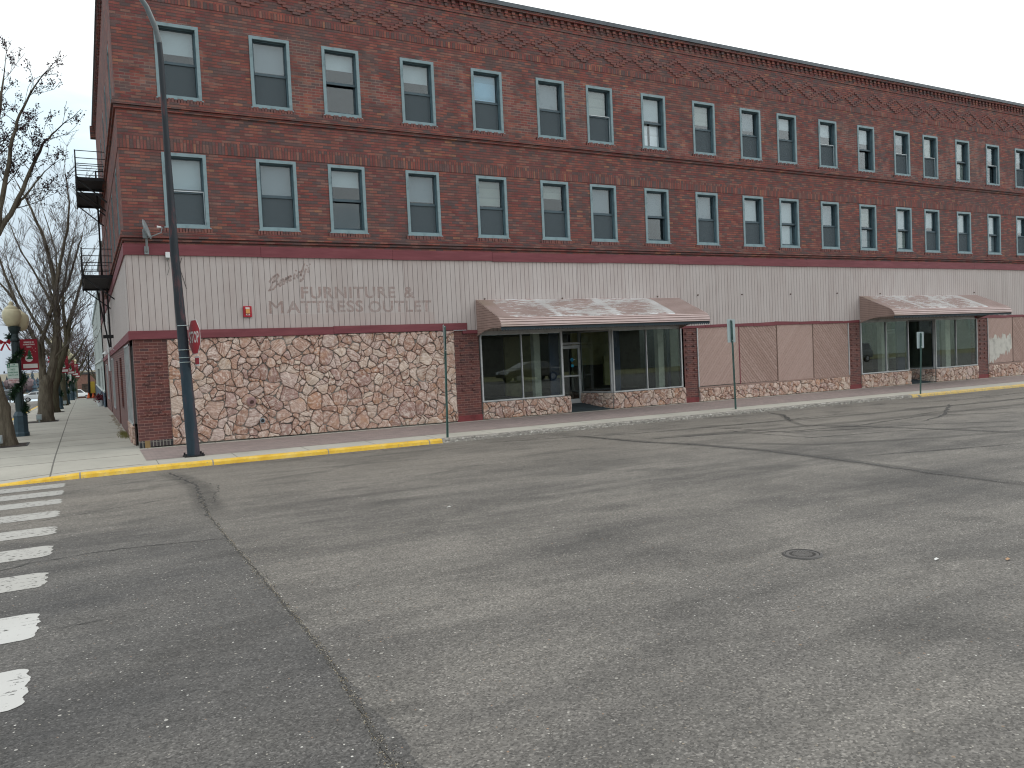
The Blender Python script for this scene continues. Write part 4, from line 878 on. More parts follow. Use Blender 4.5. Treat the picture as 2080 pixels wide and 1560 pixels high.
# interiors
zf=zbase(14)+.30
for x0,x1,b in ((10.4,18.3,0),(27.5,35.6,-.12)):
    z0=zbase(x0)+.16; g=MB()
    g.k=0; g.quad((x0,21.05,z0+.25),(x0,28,z0+.25),(x0+2.95,28,z0+.25),(x0+2.95,21.05,z0+.25)); g.quad((x1-3.1,21.05,z0+.25),(x1,21.05,z0+.25),(x1,28,z0+.25),(x1-3.4,28,z0+.25)); g.quad((x0+2.9,22.3,z0),(x1-3,22.3,z0),(x1-3,28,z0),(x0+2.9,28,z0))
    g.quad((x0+2.85,20.98,zbase(x0+3)+.01),(x1-3.0,20.98,zbase(x0+5)+.01),(x1-3.3,22.3,z0),(x0+3.4,22.3,z0))
    g.k=1; g.quad((x0,21.0,Z(.62)),(x1,21.0,Z(.62)),(x1,28,Z(.62)),(x0,28,Z(.62)))
    g.k=2; g.quad((x0,28,z0-.3),(x1,28,z0-.3),(x1,28,Z(.7)),(x0,28,Z(.7))); g.quad((x0,21,z0-.3),(x0,28,z0-.3),(x0,28,Z(.7)),(x0,21,Z(.7))); g.quad((x1,21,z0-.3),(x1,28,z0-.3),(x1,28,Z(.7)),(x1,21,Z(.7)))
    g.build('shop_interior',[M_floor,M_ceil,M_greenw],B)
g=MB(); g.box(12.93,21.12,zf-.6,13.26,21.2,Z(.6)); g.build('navy_column',M_navy,B)
g=MB(); g.box(15.33,21.12,zf-.6,15.66,21.2,Z(.6)); g.build('navy_column',M_navy,B)
g=MB(); g.box(30.05,21.12,Z(-1.9),30.55,21.2,Z(.58)); g.build('navy_column',M_navy,B)
g=MB(); g.box(32.52,21.12,Z(-1.9),32.95,21.2,Z(.58)); g.build('navy_column',M_navy,B)
g=MB(); g.box(18.0,21.7,zf-.4,18.28,22.6,Z(.6)); g.build('navy_column',M_navy,B)
g=MB(); g.box(12.72,21.75,zf-.4,12.95,21.95,Z(.6)); g.build('cream_column',M_cream,B)
g=MB(); g.box(17.75,21.7,zf-.4,18.12,21.9,Z(.6)); g.build('cream_column',M_cream,B)
g=MB(); g.box(29.9,21.75,Z(-1.9),30.22,21.95,Z(.58)); g.build('cream_column',M_cream,B)
g=MB(); g.box(34.3,21.7,Z(-1.9),34.65,21.9,Z(.58)); g.build('cream_column',M_cream,B)
g=MB(); g.box(16.3,25.0,Z(-.62),18.1,25.1,Z(.62)); g.build('interior_partition',M_olive,B)
g=MB(); g.box(14.2,26.5,Z(-1.9),15.4,26.6,Z(.6)); g.build('interior_partition',M_olive,B)
g=MB(); g.box(17.2,24.2,Z(-1.4),17.9,24.3,Z(-.3)); g.build('interior_partition',M_olive,B)
g=MB(); g.box(16.3,24.98,Z(-1.9),18.1,25.08,Z(-.62)); g.build('interior_partition',M_brownw,B)
g=MB(); g.box(31.0,24.5,Z(-2),33.0,24.6,Z(.6)); g.build('interior_partition',M_brownw,B)
bk=MB(); bk.lathe([(.13,0),(.16,.30),(.15,.30),(.12,.02),(.0,.02)],16); bo=bk.build('bucket',mat('blue_plastic',(.01,.11,.28),.5)); bo.location=(30.95,21.9,zbase(30.9)+.13); tag(bo,'small blue plastic bucket standing in the far shop doorway','bucket')
# ---- awnings
def awn_fn(t):
    p=t.obj(); x,y,z=t.xyz(p); n=t.noise(t.scale(p,(1.,4.5,4.5)),2.6,7,.78,.2); n2=t.noise(t.scale(p,(.45,1,1)),1.4,3,.5)
    c=t.ramp(t.noise(p,2,4,.6),[(.3,(.42,.31,.29)),(.7,(.50,.39,.37))])
    zone=t.m('MULTIPLY',t.ramp(t.m('DIVIDE',x,8.),[(.03,.0),(.08,1.),(.80,1.),(.822,0.)]),t.ramp(t.m('MULTIPLY',y,-.625),[(0.02,.5),(.15,1.),(.80,1.),(.90,.3),(.95,0.)]))
    seam=t.ramp(t.m('ABSOLUTE',t.m('SUBTRACT',t.m('FRACT',t.m('DIVIDE',t.m('ADD',x,.05),2.14)),.5)),[(.40,0.),(.5,1.)])
    m=t.ramp(t.m('ADD',t.m('ADD',t.m('MULTIPLY',n,.7),t.m('MULTIPLY',n2,.3)),t.m('MULTIPLY',seam,.10)),[(.505,0.),(.52,1.)])
    c=t.mix(t.m('MULTIPLY',m,t.m('GREATER_THAN',t.m('ADD',zone,t.m('MULTIPLY',n,.4)),.72)),c,(.84,.87,.88))
    moss=t.m('MULTIPLY',t.ramp(t.m('DIVIDE',x,8.),[(.02,1.),(.12,0.)]),t.ramp(n2,[(.45,0.),(.6,1.)])); c=t.mix(t.m('MULTIPLY',moss,.5),c,(.25,.19,.10))
    return dict(c=c)
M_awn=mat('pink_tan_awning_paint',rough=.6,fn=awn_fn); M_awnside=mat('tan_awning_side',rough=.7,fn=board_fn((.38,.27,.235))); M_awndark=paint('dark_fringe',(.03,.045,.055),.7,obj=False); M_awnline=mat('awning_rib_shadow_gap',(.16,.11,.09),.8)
PR=[(0.,0.),(.45,-.20),(.9,-.40),(1.30,-.575),(1.42,-.645),(1.49,-.73),(1.52,-.81),(1.53,-.885)]
def awning(x0,x1,label):
    base=Vector((x0,YF-.035,Z(1.61)))
    # ribbed skin from resampled profile
    L=[0]; 
    for a,b in zip(PR,PR[1:]): L.append(L[-1]+math.dist(a,b))
    def at(s_):
        for i in range(1,len(L)):
            if s_<=L[i] or i==len(L)-1:
                q=(s_-L[i-1])/(L[i]-L[i-1]); return (lerp(PR[i-1][0],PR[i][0],q),lerp(PR[i-1][1],PR[i][1],q))
    W_=x1-x0; g=MB(); s_=0; rib=.085; tot=L[-1]; rows=[]
    while s_<tot:
        e=min(s_+rib,tot); a=at(s_); b=at(e-.012); c=at(e); n=Vector((b[1]-a[1],-(b[0]-a[0]))); n=n.normalized() if n.length>0 else Vector((0,1)); n=-n if n.y<0 else n
        o_=.012
        for k in range(8):
            xa,xb=W_*k/8+.002,W_*(k+1)/8; 
            g.k=0; g.quad((xa,-a[0]-n.x*o_*0,a[1]),(xb,-a[0],a[1]),(xb,-b[0]-n.x*o_,b[1]+n.y*o_),(xa,-b[0]-n.x*o_,b[1]+n.y*o_))
            g.k=1; g.quad((xa,-b[0]-n.x*o_,b[1]+n.y*o_),(xb,-b[0]-n.x*o_,b[1]+n.y*o_),(xb,-c[0],c[1]),(xa,-c[0],c[1]))
        s_=e
    o=g.build('awning',[M_awn,M_awnline],B,fixn=False,label=label); o.matrix_parent_inverse=Matrix.Translation(-WL[B]); o.location=base
    side=[(0,0)]+PR[1:]+[(1.45,-.90),(.95,-.89),(.55,-.93),(.2,-1.02),(0,-1.08)]
    for nm,xx in (('side_panel',-.0),('side_panel',W_)):
        q=MB(); z=-1.08
        while z<0:   # horizontal louvre boards on the cheek
            p=clip(clip(side,0,1,z+.062),0,-1,-z)
            if len(p)>=3: q.k=0; q.prism(p,lambda a,b,d:(xx+d,-a,b),-.012+.0,.006)
            p=clip(clip(side,0,1,z+.072),0,-1,-(z+.06))
            if len(p)>=3: q.k=1; q.prism(p,lambda a,b,d:(xx+d,-a,b),-.002,.004)
            z+=.072
        so_=q.build(nm,[M_awnside,M_awnline]); so_.parent=o
    q=MB(); n=int(W_/.09)
    for k in range(n):
        xa=W_*k/n; xb=W_*(k+1)/n; xm=(xa+xb)/2; q.quad((xa,-1.50,-.84),(xb,-1.50,-.84),(xb,-1.50,-.95),(xm,-1.50,-1.0),(xa,-1.50,-.95))
    q.box(0,-1.45,-.86,W_,-1.43,-.80); fr=q.build('fringe',M_awndark); fr.parent=o
    q=MB()
    for k in range(6): xa=.1+(W_-.2)*k/5; q.bar((xa,-.02,-.1),(xa,-1.38,-.68),.03)
    q.quad((0.02,-.02,-.03),(W_-.02,-.02,-.03),(W_-.02,-1.38,-.66),(.02,-1.38,-.66)); fr=q.build('under_frame',M_awndark); fr.parent=o
    return o
awning(10.35,18.12,'peeling pink and white metal awning over the nearer shop front'); awning(27.55,35.5,'peeling pink and white metal awning over the farther shop front')
# ---- side wall lower storey and rear low wing
g=MB()
g.k=0; wallholes(g,21.75,YC,zbase(1,45)-.3,Z(.75),[(22.15,24.4,Z(-1.42),Z(.62)),(30.2,31.3,zbase(1,30)-.3,Z(.35)),(27.0,28.5,Z(-1.2),Z(.4)),(34.2,36.4,Z(-1.5),Z(.5)),(39.5,40.6,zbase(1,40)-.3,Z(.3)),(43,45.5,Z(-1.4),Z(.35))],FS,.16)
wallholes(g,YB,YC,Z(2.4),Z(5.5),[(40.2,41.1,Z(3.3),Z(4.7)),(44.5,45.4,Z(3.3),Z(4.7))],FS,.15); g.quad((XL,YC,zbase(1,49)-.3),(20,YC,zbase(1,49)-.3),(20,YC,Z(5.5)),(XL,YC,Z(5.5)))
g.k=1; g.quad((XL,YB,Z(5.45)),(20,YB,Z(5.45)),(20,YC,Z(5.45)),(XL,YC,Z(5.45))); g.k=2; g.box(XL-.08,YB,Z(5.5),XL+.2,YC,Z(5.6))
g.build('rear_wing_wall',[M_dbrick,M_roof,M_galv],B)
def shopside(y0,y1,z0,z1,ns):
    g=MB(); rect=[(XL+.0,y0),(XL+.0,y1)]; g.box(XL-.02,y0,z0,XL+.1,y1,z0+.05); g.box(XL-.02,y0,z1-.05,XL+.1,y1,z1)
    for k in range(ns+1): y=lerp(y0,y1-.07,k/ns); g.box(XL-.02,y,z0,XL+.1,y+.07,z1)
    o=g.build('side_display_window',M_alum,B); q=MB(); q.box(XL+.05,y0,z0,XL+.06,y1,z1); p=q.build('glass',M_shop); p.parent=o
shopside(22.0,24.5,Z(-1.42),Z(.66),4); shopside(34.2,36.4,Z(-1.5),Z(.5),3); shopside(43,45.5,Z(-1.4),Z(.35),3)
g=MB(); g.box(XL+.3,21.4,zbase(1)-.2,XL+.32,48.5,Z(2.6)); g.build('interior_partition',M_room,B)
g=MB(); g.tube([(.93,35.3,Z(-.0)),(.93,35.3,Z(2.3))],.045,8); g.build('downspout',M_white,B)
lt=thing('wall_lamp','small white gooseneck lamp on the maroon fascia of the side wall','lamp',(XL-.03,31.0,Z(.62)))
g=MB(); g.tube([(0,0,.1),(-.12,0,.2),(-.26,0,.15),(-.3,0,.05)],.014,6); g.build('arm',M_white,lt); g=MB(); g.lathe([(.03,.08),(.12,-.02),(.115,-.025),(.02,.05)],14,(-.3,0,0)); g.build('shade',M_white,lt)
# weeds at the wall foot
g=MB(); rr=random.Random(8)
for k in range(200):
    y=25.6+rr.gauss(0,.5)*1.2; x=XL-.03-abs(rr.gauss(0,.10)); h=rr.uniform(.04,.15); a=rr.uniform(0,6.3); z=zwalk(x,y); w=.006
    tx,ty=x+.06*math.cos(a)-.02,y+.07*math.sin(a); g.add([(x-w,y,z),(x+w,y,z),(tx,ty,z+h)],[(0,1,2)])
o=g.build('weeds',mat('dry_grass',(.16,.15,.05),.9)); o['kind']='stuff'
g=MB()
for k in range(160): y=rr.uniform(25,38); x=XL-.04-abs(rr.gauss(0,.08)); s_=rr.uniform(.01,.04); g.box(x-s_,y-s_,zwalk(x,y),x+s_,y+s_*.6,zwalk(x,y)+s_*.7)
o=g.build('rubble',mat('rubble_mortar',(.36,.31,.25),.95)); o['kind']='stuff'
# ---- fire escape
fe=thing('fire_escape','black iron fire escape with two platforms and a ladder on the side wall','fire escape',(XL,30.5,Z(.75)),world=True)
def platform(y0,y1,z,x0,slat):
    g=MB(); g.box(x0,y0,z,x0+.05,y1,z+.06); g.box(XL-.06,y0,z,XL,y1,z+.06); g.box(x0,y0,z-.06,XL,y0+.05,z+.04); g.box(x0,y1-.05,z-.06,XL,y1,z+.04)
    y=y0+.06
    while y<y1: g.box(x0,y,z+.01,XL,y+slat,z+.035); y+=.13
    for yy in (y0+.1,y1-.1): g.bar((x0+.03,yy,z-.02),(XL,yy,z-.75),.04)
    g.build('platform',M_black,fe)
    g=MB()
    for h in ((.9,.66,.42) if z>Z(5) else (.88,.66,.44,.2)):
        g.bar((x0,y0,z+h),(XL,y0,z+h),.022); g.bar((x0,y1,z+h),(XL,y1,z+h),.022); g.bar((x0,y0,z+h),(x0,y1,z+h),.022)
    for (a,b) in ((x0,y0),(x0,y1),(x0,(y0+y1)/2)): g.bar((a,b,z-.1),(a,b,z+.92),.04)
    g.build('railing',M_black,fe)
platform(29.4,31.2,Z(6.36),.17,.105); platform(31.9,34.4,Z(6.36),.17,.105); platform(28.7,33.2,Z(3.08),.16,.07)
g=MB(); g.bar((XL-.25,31.4,Z(6.3)),(XL-.22,33.9,Z(1.9)),.06,.09)
g.build('stair',M_black,fe)
g=MB(); g.bar((XL-.12,32.0,Z(3.0)),(XL-.12,32.0,Z(.85)),.06); g.bar((XL-.45,32.0,Z(3.0)),(XL-.16,32.0,Z(.85)),.05)
g.bar((XL-.35,32.0,Z(1.25)),(XL+.0,32.0,Z(1.25)),.12); g.tube([(XL-.3,29.5,Z(6.4)),(XL-.3,29.5,Z(6.62)),(XL-.1,29.5,Z(6.66)),(XL-.03,29.5,Z(6.6))],.03,6); g.build('ladder',M_black,fe)
# ---- fixtures on the facade, each a thing
ab=thing('fire_alarm','red fire alarm box with amber strobe on the beige siding left of the faded lettering','alarm',(3.78,YF-.036,Z(1.22)))
g=MB(); g.box(-.105,-.06,0,.105,0,.28); g.build('case',M_red,ab,bevel=.008)
g=MB(); g.box(-.05,-.10,.09,.05,-.06,.20); g.build('strobe_lens',mat('amber_lens',(.62,.30,.10),.25),ab); g=MB(); g.box(-.05,-.064,.205,.05,-.06,.225); g.box(-.05,-.064,.235,.05,-.06,.25); g.box(-.045,-.064,.045,.05,-.06,.08); g.build('label_strip',M_white,ab)
q=textmesh('FIRE',.035,M_red,'lettering',align='CENTER',bold=.001); q.parent=ab; q.location=(.002,-.066,.05); q.rotation_euler=(PI/2,0,0)
sb=thing('security_sensor','small white sensor box under the upper maroon fascia beside the dish','sensor',(1.97,YF-.07,Z(2.70)))
g=MB(); g.box(-.05,-.07,.0,.05,0,.14); g.build('housing',M_white,sb,bevel=.01); g=MB(); g.box(-.03,-.05,-.05,.03,0,0.); g.tube([(0,-.0,-.05),(.02,-.0,-.25),(.0,-.01,-.33),(-.03,-.01,-.42)],.008,5); g.build('cable',mat('grey_plastic',(.15,.15,.14),.6),sb)
g=MB(); g.tube([(2.3,YF-.045,Z(2.72)),(2.22,YF-.045,Z(2.5)),(2.30,YF-.045,Z(2.2)),(2.36,YF-.045,Z(1.95))],.006,5); tag(g.build('cable',M_black),'thin black cable hanging loose on the beige siding behind the light pole','cable')
ds=thing('satellite_dish','grey satellite dish on a short mast fixed to the upper maroon fascia','satellite dish',(1.51,YF-.07,Z(2.83)))
M_dish=paint('dish_grey',(.26,.29,.30),.45,grime=.15)
g=MB(); g.tube([(0,0,0),(0,-.08,.03),(0,-.22,.25),(0,-.25,.42)],.026,8); g.box(-.05,-.03,-.05,.05,0,.14); g.build('mast',M_dish,ds)
g=MB(); N=24; Rr=.27
prof=[(Rr,.055),(Rr*.98,.062),(.2,.034),(.1,.01),(0.005,.002)]; g.lathe([(0.004,-.012),(.1,-.004),(.2,.02),(Rr,.05)]+prof,N)
o=g.build('reflector',M_dish,ds,smooth=True); o.location=(-.03,-.25,.42+.08); nv=Vector((.93,-.25,.28)).normalized(); o.rotation_euler=nv.to_track_quat('Z','Y').to_euler(); o.scale=(1,.9,1)
g=MB(); g.box(-.08,-.29,.30,.02,-.2,.52); g.build('bracket',M_dish,ds,bevel=.01); g=MB(); g.tube([(.0,-.26,.30),(.32,-.33,.43),(.35,-.335,.56)],.013,6); g.build('feed_arm',M_dish,ds); g=MB(); g.tube([(.33,-.33,.56),(.24,-.31,.57)],[.02,.034],10); g.build('receiver_head',M_white,ds)
sp=thing('hose_connection','round pink painted wall plate with a dark valve on the stone veneer','wall fitting',(3.75,YF-.05,Z(-.95)))
g=MB(); g.lathe([(.115,0),(.115,.02),(.10,.03),(.0,.03)],22); o=g.build('plate',paint('pink_plate',(.36,.22,.21),.6),sp); o.rotation_euler=(PI/2,0,0); g=MB(); g.tube([(0,-.03,.0),(0,-.09,-.01)],[.035,.045],10); g.box(-.045,-.075,-.05,.045,-.04,-.03); g.build('valve',mat('rust_iron',(.09,.05,.04),.7),sp)
sp=thing('pipe_outlet','grey capped pipe sticking out low on the stone veneer','wall fitting',(3.98,YF-.04,Z(-1.46)))
g=MB(); g.tube([(0,0,0),(0,-.10,-.005)],[.055,.055],14); g.tube([(0,-.10,-.005),(0,-.125,-.005)],[.066,.066],14); g.build('pipe',paint('grey_pipe',(.27,.31,.34),.5),sp); g=MB(); g.tube([(0,-.126,-.005),(0,-.128,-.005)],.045,12); g.build('opening',M_black,sp)
# ---- street pole with stop sign
def pole_fn(t):
    p=t.obj(); x,y,z=t.xyz(p); n=t.noise(t.scale(p,(3,3,.7)),2.2,5,.7); side_=t.ramp(t.m('ADD',t.m('MULTIPLY',x,4.),.5),[(.45,0.),(.8,1.)])
    m=t.ramp(t.m('ADD',n,t.m('MULTIPLY',side_,.22)),[(.56,0.),(.66,1.)]); hi=t.ramp(t.m('DIVIDE',z,10.),[(.18,0.),(.3,1.)]); m=t.m('MULTIPLY',m,t.m('ADD',.35,t.m('MULTIPLY',hi,.65)))
    c=t.mix(m,t.mix(hi,t.ramp(n,[(.3,(.014,.028,.040)),(.7,(.026,.048,.066))]),t.ramp(n,[(.3,(.013,.017,.022)),(.7,(.028,.034,.042))])),(.085,.035,.04))
    return dict(c=c,n=t.bump(n,.3,.01))
M_pole=mat('rusty_blue_pole',rough=.55,fn=pole_fn)
px,py=2.02,18.52; pz=zwalk(px,py)
pl=thing('street_light','tall tapered blue grey street light pole with rusty streaks at the corner kerb','street light',(px,py,pz))
g=MB(); g.tube([(0,0,0),(-.13,0,4.4),(-.15,0,7.05)],[.135,.090,.062],18); g.build('pole',M_pole,pl,smooth='auto')
g=MB(); P=[(-.15,0,7.05),(-.16,0,8.6),(-.17,0,8.95),(-.22,.05,9.3),(-.36,.15,9.75),(-.62,.3,10.25),(-1.0,.5,10.7),(-1.6,.8,11.05),(-2.4,1.2,11.25)]; g.tube(P,[.062,.058,.056,.055,.052,.05,.045,.04,.036],12); g.build('arm',M_pole,pl,smooth='auto')
g=MB(); g.tube(P[2:6],[.0585,.0575,.055,.053],12); g.build('arm_sleeve',paint('bare_galvanised',(.10,.115,.12),.5,metal=.2),pl,smooth='auto')
g=MB(); g.tube([(-2.3,1.15,11.25),(-2.6,1.3,11.28),(-3.05,1.5,11.22)],[.06,.13,.09],10); g.build('lamp_head',M_galv,pl)
g=MB(); g.box(-.2,-.2,0,.2,.2,.022)
for a,b in ((-.17,-.17),(.17,-.17),(.17,.17),(-.17,.17)): g.tube([(a,b,.02),(a,b,.075)],.02,6)
for k in range(14): a=k*.45; rr_=.2; g.box(rr_*math.cos(a)-.03,rr_*math.sin(a)-.03,0,rr_*math.cos(a)+.03,rr_*math.sin(a)+.03,.015)
g.build('base_plate',M_black,pl)
nrm=Vector((-.98,-.2,0)).normalized(); rgt=Vector((.2,-.98,0)).normalized()      # facing the traffic from the left
ss=thing('stop_sign','red octagonal stop sign reading STOP strapped to the street light pole','stop sign',(px+.145,py-.17,Z(.655)))
def onplane(g,poly,off,th=.004):
    g.prism(poly,lambda a,b,d:tuple(rgt*a+Vector((0,0,b))+nrm*d),off,off+th)
def octo(rad): return [(rad*math.cos(PI/8+k*PI/4)/math.cos(PI/8),rad*math.sin(PI/8+k*PI/4)/math.cos(PI/8)) for k in range(8)]
M_refw=paint('sign_white',(.62,.58,.56),.5,grime=.12); M_stopr=paint('sign_red',(.34,.035,.045),.5,grime=.15)
g=MB(); onplane(g,octo(.381),0); g.build('sign_border',M_refw,ss); g=MB(); onplane(g,octo(.362),.005,.002); g.build('sign_face',M_stopr,ss)
q=textmesh('STOP',.36,M_refw,'lettering',bold=.008,align='CENTER'); me=q.data
ys=[v.co.y for v in me.vertices]; xs=[v.co.x for v in me.vertices]; yc=(min(ys)+max(ys))/2; sx=.60/(max(xs)-min(xs)); sy=.255/(max(ys)-min(ys)); xc=(max(xs)+min(xs))/2
for v in me.vertices: v.co=rgt*((v.co.x-xc)*sx)+Vector((0,0,(v.co.y-yc)*sy))+nrm*.009
q.parent=ss
g=MB()
for z in (.26,-.27,-.44,-.54): g.tube([(-.145-.06+math.cos(a)*.122,.17+math.sin(a)*.122,z) for a in [k*PI/8 for k in range(17)]],.009,5)
g.build('strap',M_galv,ss)
sp=thing('small_sign','small faded red plate strapped to the street light pole under the stop sign','sign',(px+.175,py-.16,Z(.13)))
g=MB(); onplane(g,[(-.15,-.11),(.15,-.11),(.15,.11),(-.15,.11)],0); g.build('plate',M_refw,sp); g=MB(); onplane(g,[(-.13,-.07),(.13,-.07),(.13,.07),(-.13,.07)],.005,.002); g.build('sign_face',M_stopr,sp)
# ---- three sign posts (seen from behind)
def signpost(x,y,ztop,zs0,w,ang,label,lean,foot=False):
    z0=zwalk(x,y) ; t_=thing('sign_post',label,'sign post',(x,y,z0),'green steel sign posts along the kerb')
    g=MB(); h=ztop-z0; tp=(lean,0,h)
    for dx in (-.018,.018):                   # U-channel post
        g.bar((dx,0,-.0),(dx+lean,0,h),.014,.03)
    g.bar((0,.013,0),(lean,.013,h),.05,.006); 
    g.build('post',M_green,t_)
    s_=MB(); a=ang; rx,ry=math.cos(a),math.sin(a); zc=(zs0+ztop)/2-z0; hh=(ztop-zs0)/2+.03; lx=lean*zc/h
    r_=.03; pts=[]
    for (cx,cz,a0) in ((w/2-r_,hh-r_,0),(-w/2+r_,hh-r_,PI/2),(-w/2+r_,-hh+r_,PI),(w/2-r_,-hh+r_,1.5*PI)):
        for k in range(4): pts.append((cx+r_*math.cos(a0+k*PI/6),cz+r_*math.sin(a0+k*PI/6)))
    s_.prism(pts,lambda u_,v,d:(lx+rx*u_-ry*d,ry*u_+rx*d,zc+v),.024,.028); s_.build('sign_panel',M_galv,t_)
    b=MB()
    for q_ in (-hh+.05,hh-.05): b.tube([(lx,.01,zc+q_),(lx,-.02,zc+q_)],.01,6)
    b.build('bolt',M_white,t_)
    if foot: g=MB(); g.lathe([(.12,0),(.11,.012),(.02,.015)],14); g.build('footing',M_conc,t_)
    return t_
signpost(7.74,17.62,Z(.72),Z(.10),.31,R(72),'green sign post with a narrow edge on panel at the end of the yellow kerb',.07)
signpost(17.56,17.86,Z(.67),Z(.02),.42,R(12),'green sign post with a tall panel back in front of the diagonal board panels',-.05,True)
signpost(26.05,17.45,Z(.02),Z(-.5),.46,R(5),'short sign post with a small white panel back at the far shop doorway',.12)
# ================================================================ neighbour building
nb=thing('grey_building','pale grey green two storey building with dark blue base beyond the brick building','building',(.95,YC+.1,zbase(1,YC)),world=True)
M_nb=mat('pale_grey_green_stucco',rough=.85,fn=board_fn((.40,.44,.42))); M_nbase=paint('dark_blue_base',(.075,.11,.15),.7,obj=False); M_nw=paint('white_band',(.62,.66,.65),.7,obj=False)
Y0,Y1=YC+.1,84.0
g=MB(); wallholes(g,Y0,Y1,zbase(1,Y1)-.6,Z(4.5),[(53,55.4,Z(-2.3),Z(.3)),(62,72,Z(-1.2),Z(.2))],lambda u_,v,d:(.98+d,u_,v),.3); g.quad((.98,Y1,-1.5),(16,Y1,-1.5),(16,Y1,Z(4.5)),(.98,Y1,Z(4.5))); g.quad((.98,Y0,Z(4.4)),(16,Y0,Z(4.4)),(16,Y1,Z(4.4)),(.98,Y1,Z(4.4))); g.build('wall',M_nb,nb)
g=MB(); 
for k in range(7): y=Y0+k*5; g.box(.90,y,Z(4.35),1.2,y+4.4,Z(4.62))
g.build('parapet_cap',M_galv,nb)
g=MB(); g.box(.95,Y0,Z(2.42),.98,Y1,Z(2.52)); g.box(.90,Y0,Z(.62),.98,Y1,Z(.74)); g.box(.93,Y0,Z(-1.2),.98,53,Z(-1.1)); g.box(.93,55.5,Z(-1.25),.98,Y1,Z(-1.15)); g.build('white_band',M_nw,nb)
g=MB(); g.box(.92,Y0,zbase(1,Y1)-.6,.975,53,Z(-1.2)); g.box(.92,55.5,zbase(1,Y1)-.6,.975,Y1,Z(-1.25)); g.build('base',M_nbase,nb)
g=MB(); g.box(1.2,53,Z(-2.6),1.25,55.4,Z(.3)); g.box(1.2,62,Z(-1.2),1.25,72,Z(.2)); g.build('window',M_shop,nb); g=MB(); g.box(1.6,50,Z(-2.8),1.7,83,Z(4)); g.build('interior_wall',M_room,nb)
# distant brown brick block beyond
struct(grid('lower_road',[-16.4,-8,0,8,20],[150,165,185,200],lambda x,y:zroad(x,y)+.01,M_asph))
bb=thing('far_brick_building','distant low reddish brown building at the end of the sidewalk','building',(6,170,zroad(6,170)))
g=MB(); g.box(-9,0,-1,-3,14,4.6); g.build('wall',paint('far_brown_wall',(.20,.11,.085),.9),bb); g=MB(); g.box(-9.2,-.2,4.6,-2.8,14.2,5.0); g.build('roof',M_roof,bb)
g=MB(); 
for k in range(3): g.box(-8.5+k*2,-.05,1.2,-7.3+k*2,0.,2.8)
g.build('window',M_shop,bb)
# ================================================================ ornamental lamps
def lampmeshes():
    D={}
    g=MB(); g.lathe([(.25,0),(.25,.10),(.22,.14),(.215,.62),(.225,.66),(.20,.72),(.16,.80)],8,a0=PI/8); D['base']=(g,M_bluep)
    g=MB(); g.lathe([(.135,.78),(.125,1.4),(.115,2.4),(.11,3.05),(.15,3.08),(.15,3.14),(.115,3.18),(.11,3.3),(.17,3.42),(.19,3.52),(.14,3.55)],16)
    for k in range(8): a=k*PI/4; g.bar((.125*math.cos(a),.125*math.sin(a),.85),(.112*math.cos(a),.112*math.sin(a),3.0),.02)
    D['post']=(g,M_darkg)
    g=MB(); g.lathe([(.12,3.53),(.19,3.6),(.26,3.74),(.285,3.9),(.27,4.02),(.22,4.09),(.20,4.10),(.21,4.13),(.12,4.19),(.06,4.24),(.075,4.28),(.05,4.33),(.01,4.36)],20,(-.05,0,0)); D['globe']=(g,M_globe)
    g=MB(); g.lathe([(.12,3.45),(.19,3.52),(.25,3.66),(.27,3.8),(.24,3.95),(.17,4.0),(.06,4.1),(.01,4.14)],16,(.17,.35,-.03)); D['rear_globe']=(g,M_globe)
    g=MB(); g.bar((-.1,0,3.5),(.17,.35,3.42),.05); g.bar((0,0,3.0),(0,0,3.5),.05); g.bar((0,0,3.0),(.62,0,3.0),.025); D['bracket']=(g,M_darkg)
    return D
LM={k:mesh_of(g,k,m) for k,(g,m) in lampmeshes().items()}
for k in ('globe','rear_globe'):
    LM[k].polygons.foreach_set('use_smooth',[True]*len(LM[k].polygons))
# garland
g=MB(); rr=random.Random(3); M_needle=mat('pine_needle_green',(.012,.035,.018),.8); M_needle2=mat('light_needle_green',(.03,.075,.03),.8)
for k in range(2600):
    s_=rr.random(); z=.72+s_*2.45; a=-1.0+s_*4.3*2*PI*.62; rad=.15; c=Vector((rad*math.cos(a),rad*math.sin(a),z)); d=Vector((rr.gauss(0,1),rr.gauss(0,1),rr.gauss(0,1))).normalized(); L=rr.uniform(.07,.22); e=c+d*L*.9; q_=d.orthogonal().normalized()*.013
    g.k=rr.choice((0,0,0,1)); g.quad(c+d*.02-q_,c+d*.02+q_,e+q_*.4,e-q_*.4)
ME_gar=mesh_of(g,'garland',[M_needle,M_needle2])
g=MB()
for k in range(16): s_=(k+.5)/16; z=.72+s_*2.45; a=-1.0+s_*4.3*2*PI*.62+.2; g.lathe([(.0,-.012),(.014,0),(0,.012)],6,(.26*math.cos(a),.26*math.sin(a),z))
ME_bulb=mesh_of(g,'bulb',M_white)
g=MB()   # red bow
for sgn in (-1,1): g.add([(0,-.02,0),(sgn*.12,-.05,.09),(sgn*.15,-.02,.0),(sgn*.12,.0,-.07),(sgn*.1,.04,.02)],[(0,1,2),(0,2,3),(0,4,1),(0,3,4),(1,4,2),(2,4,3)]); g.add([(-.02,-.01,0),(.02,-.01,0),(sgn*.12+.03,-.03,-.27),(sgn*.12-.03,-.03,-.25)],[(0,1,2,3)])
g.lathe([(.0,-.035),(.035,0),(0,.035)],8,(0,-.03,0)); ME_bow=mesh_of(g,'bow',M_red)
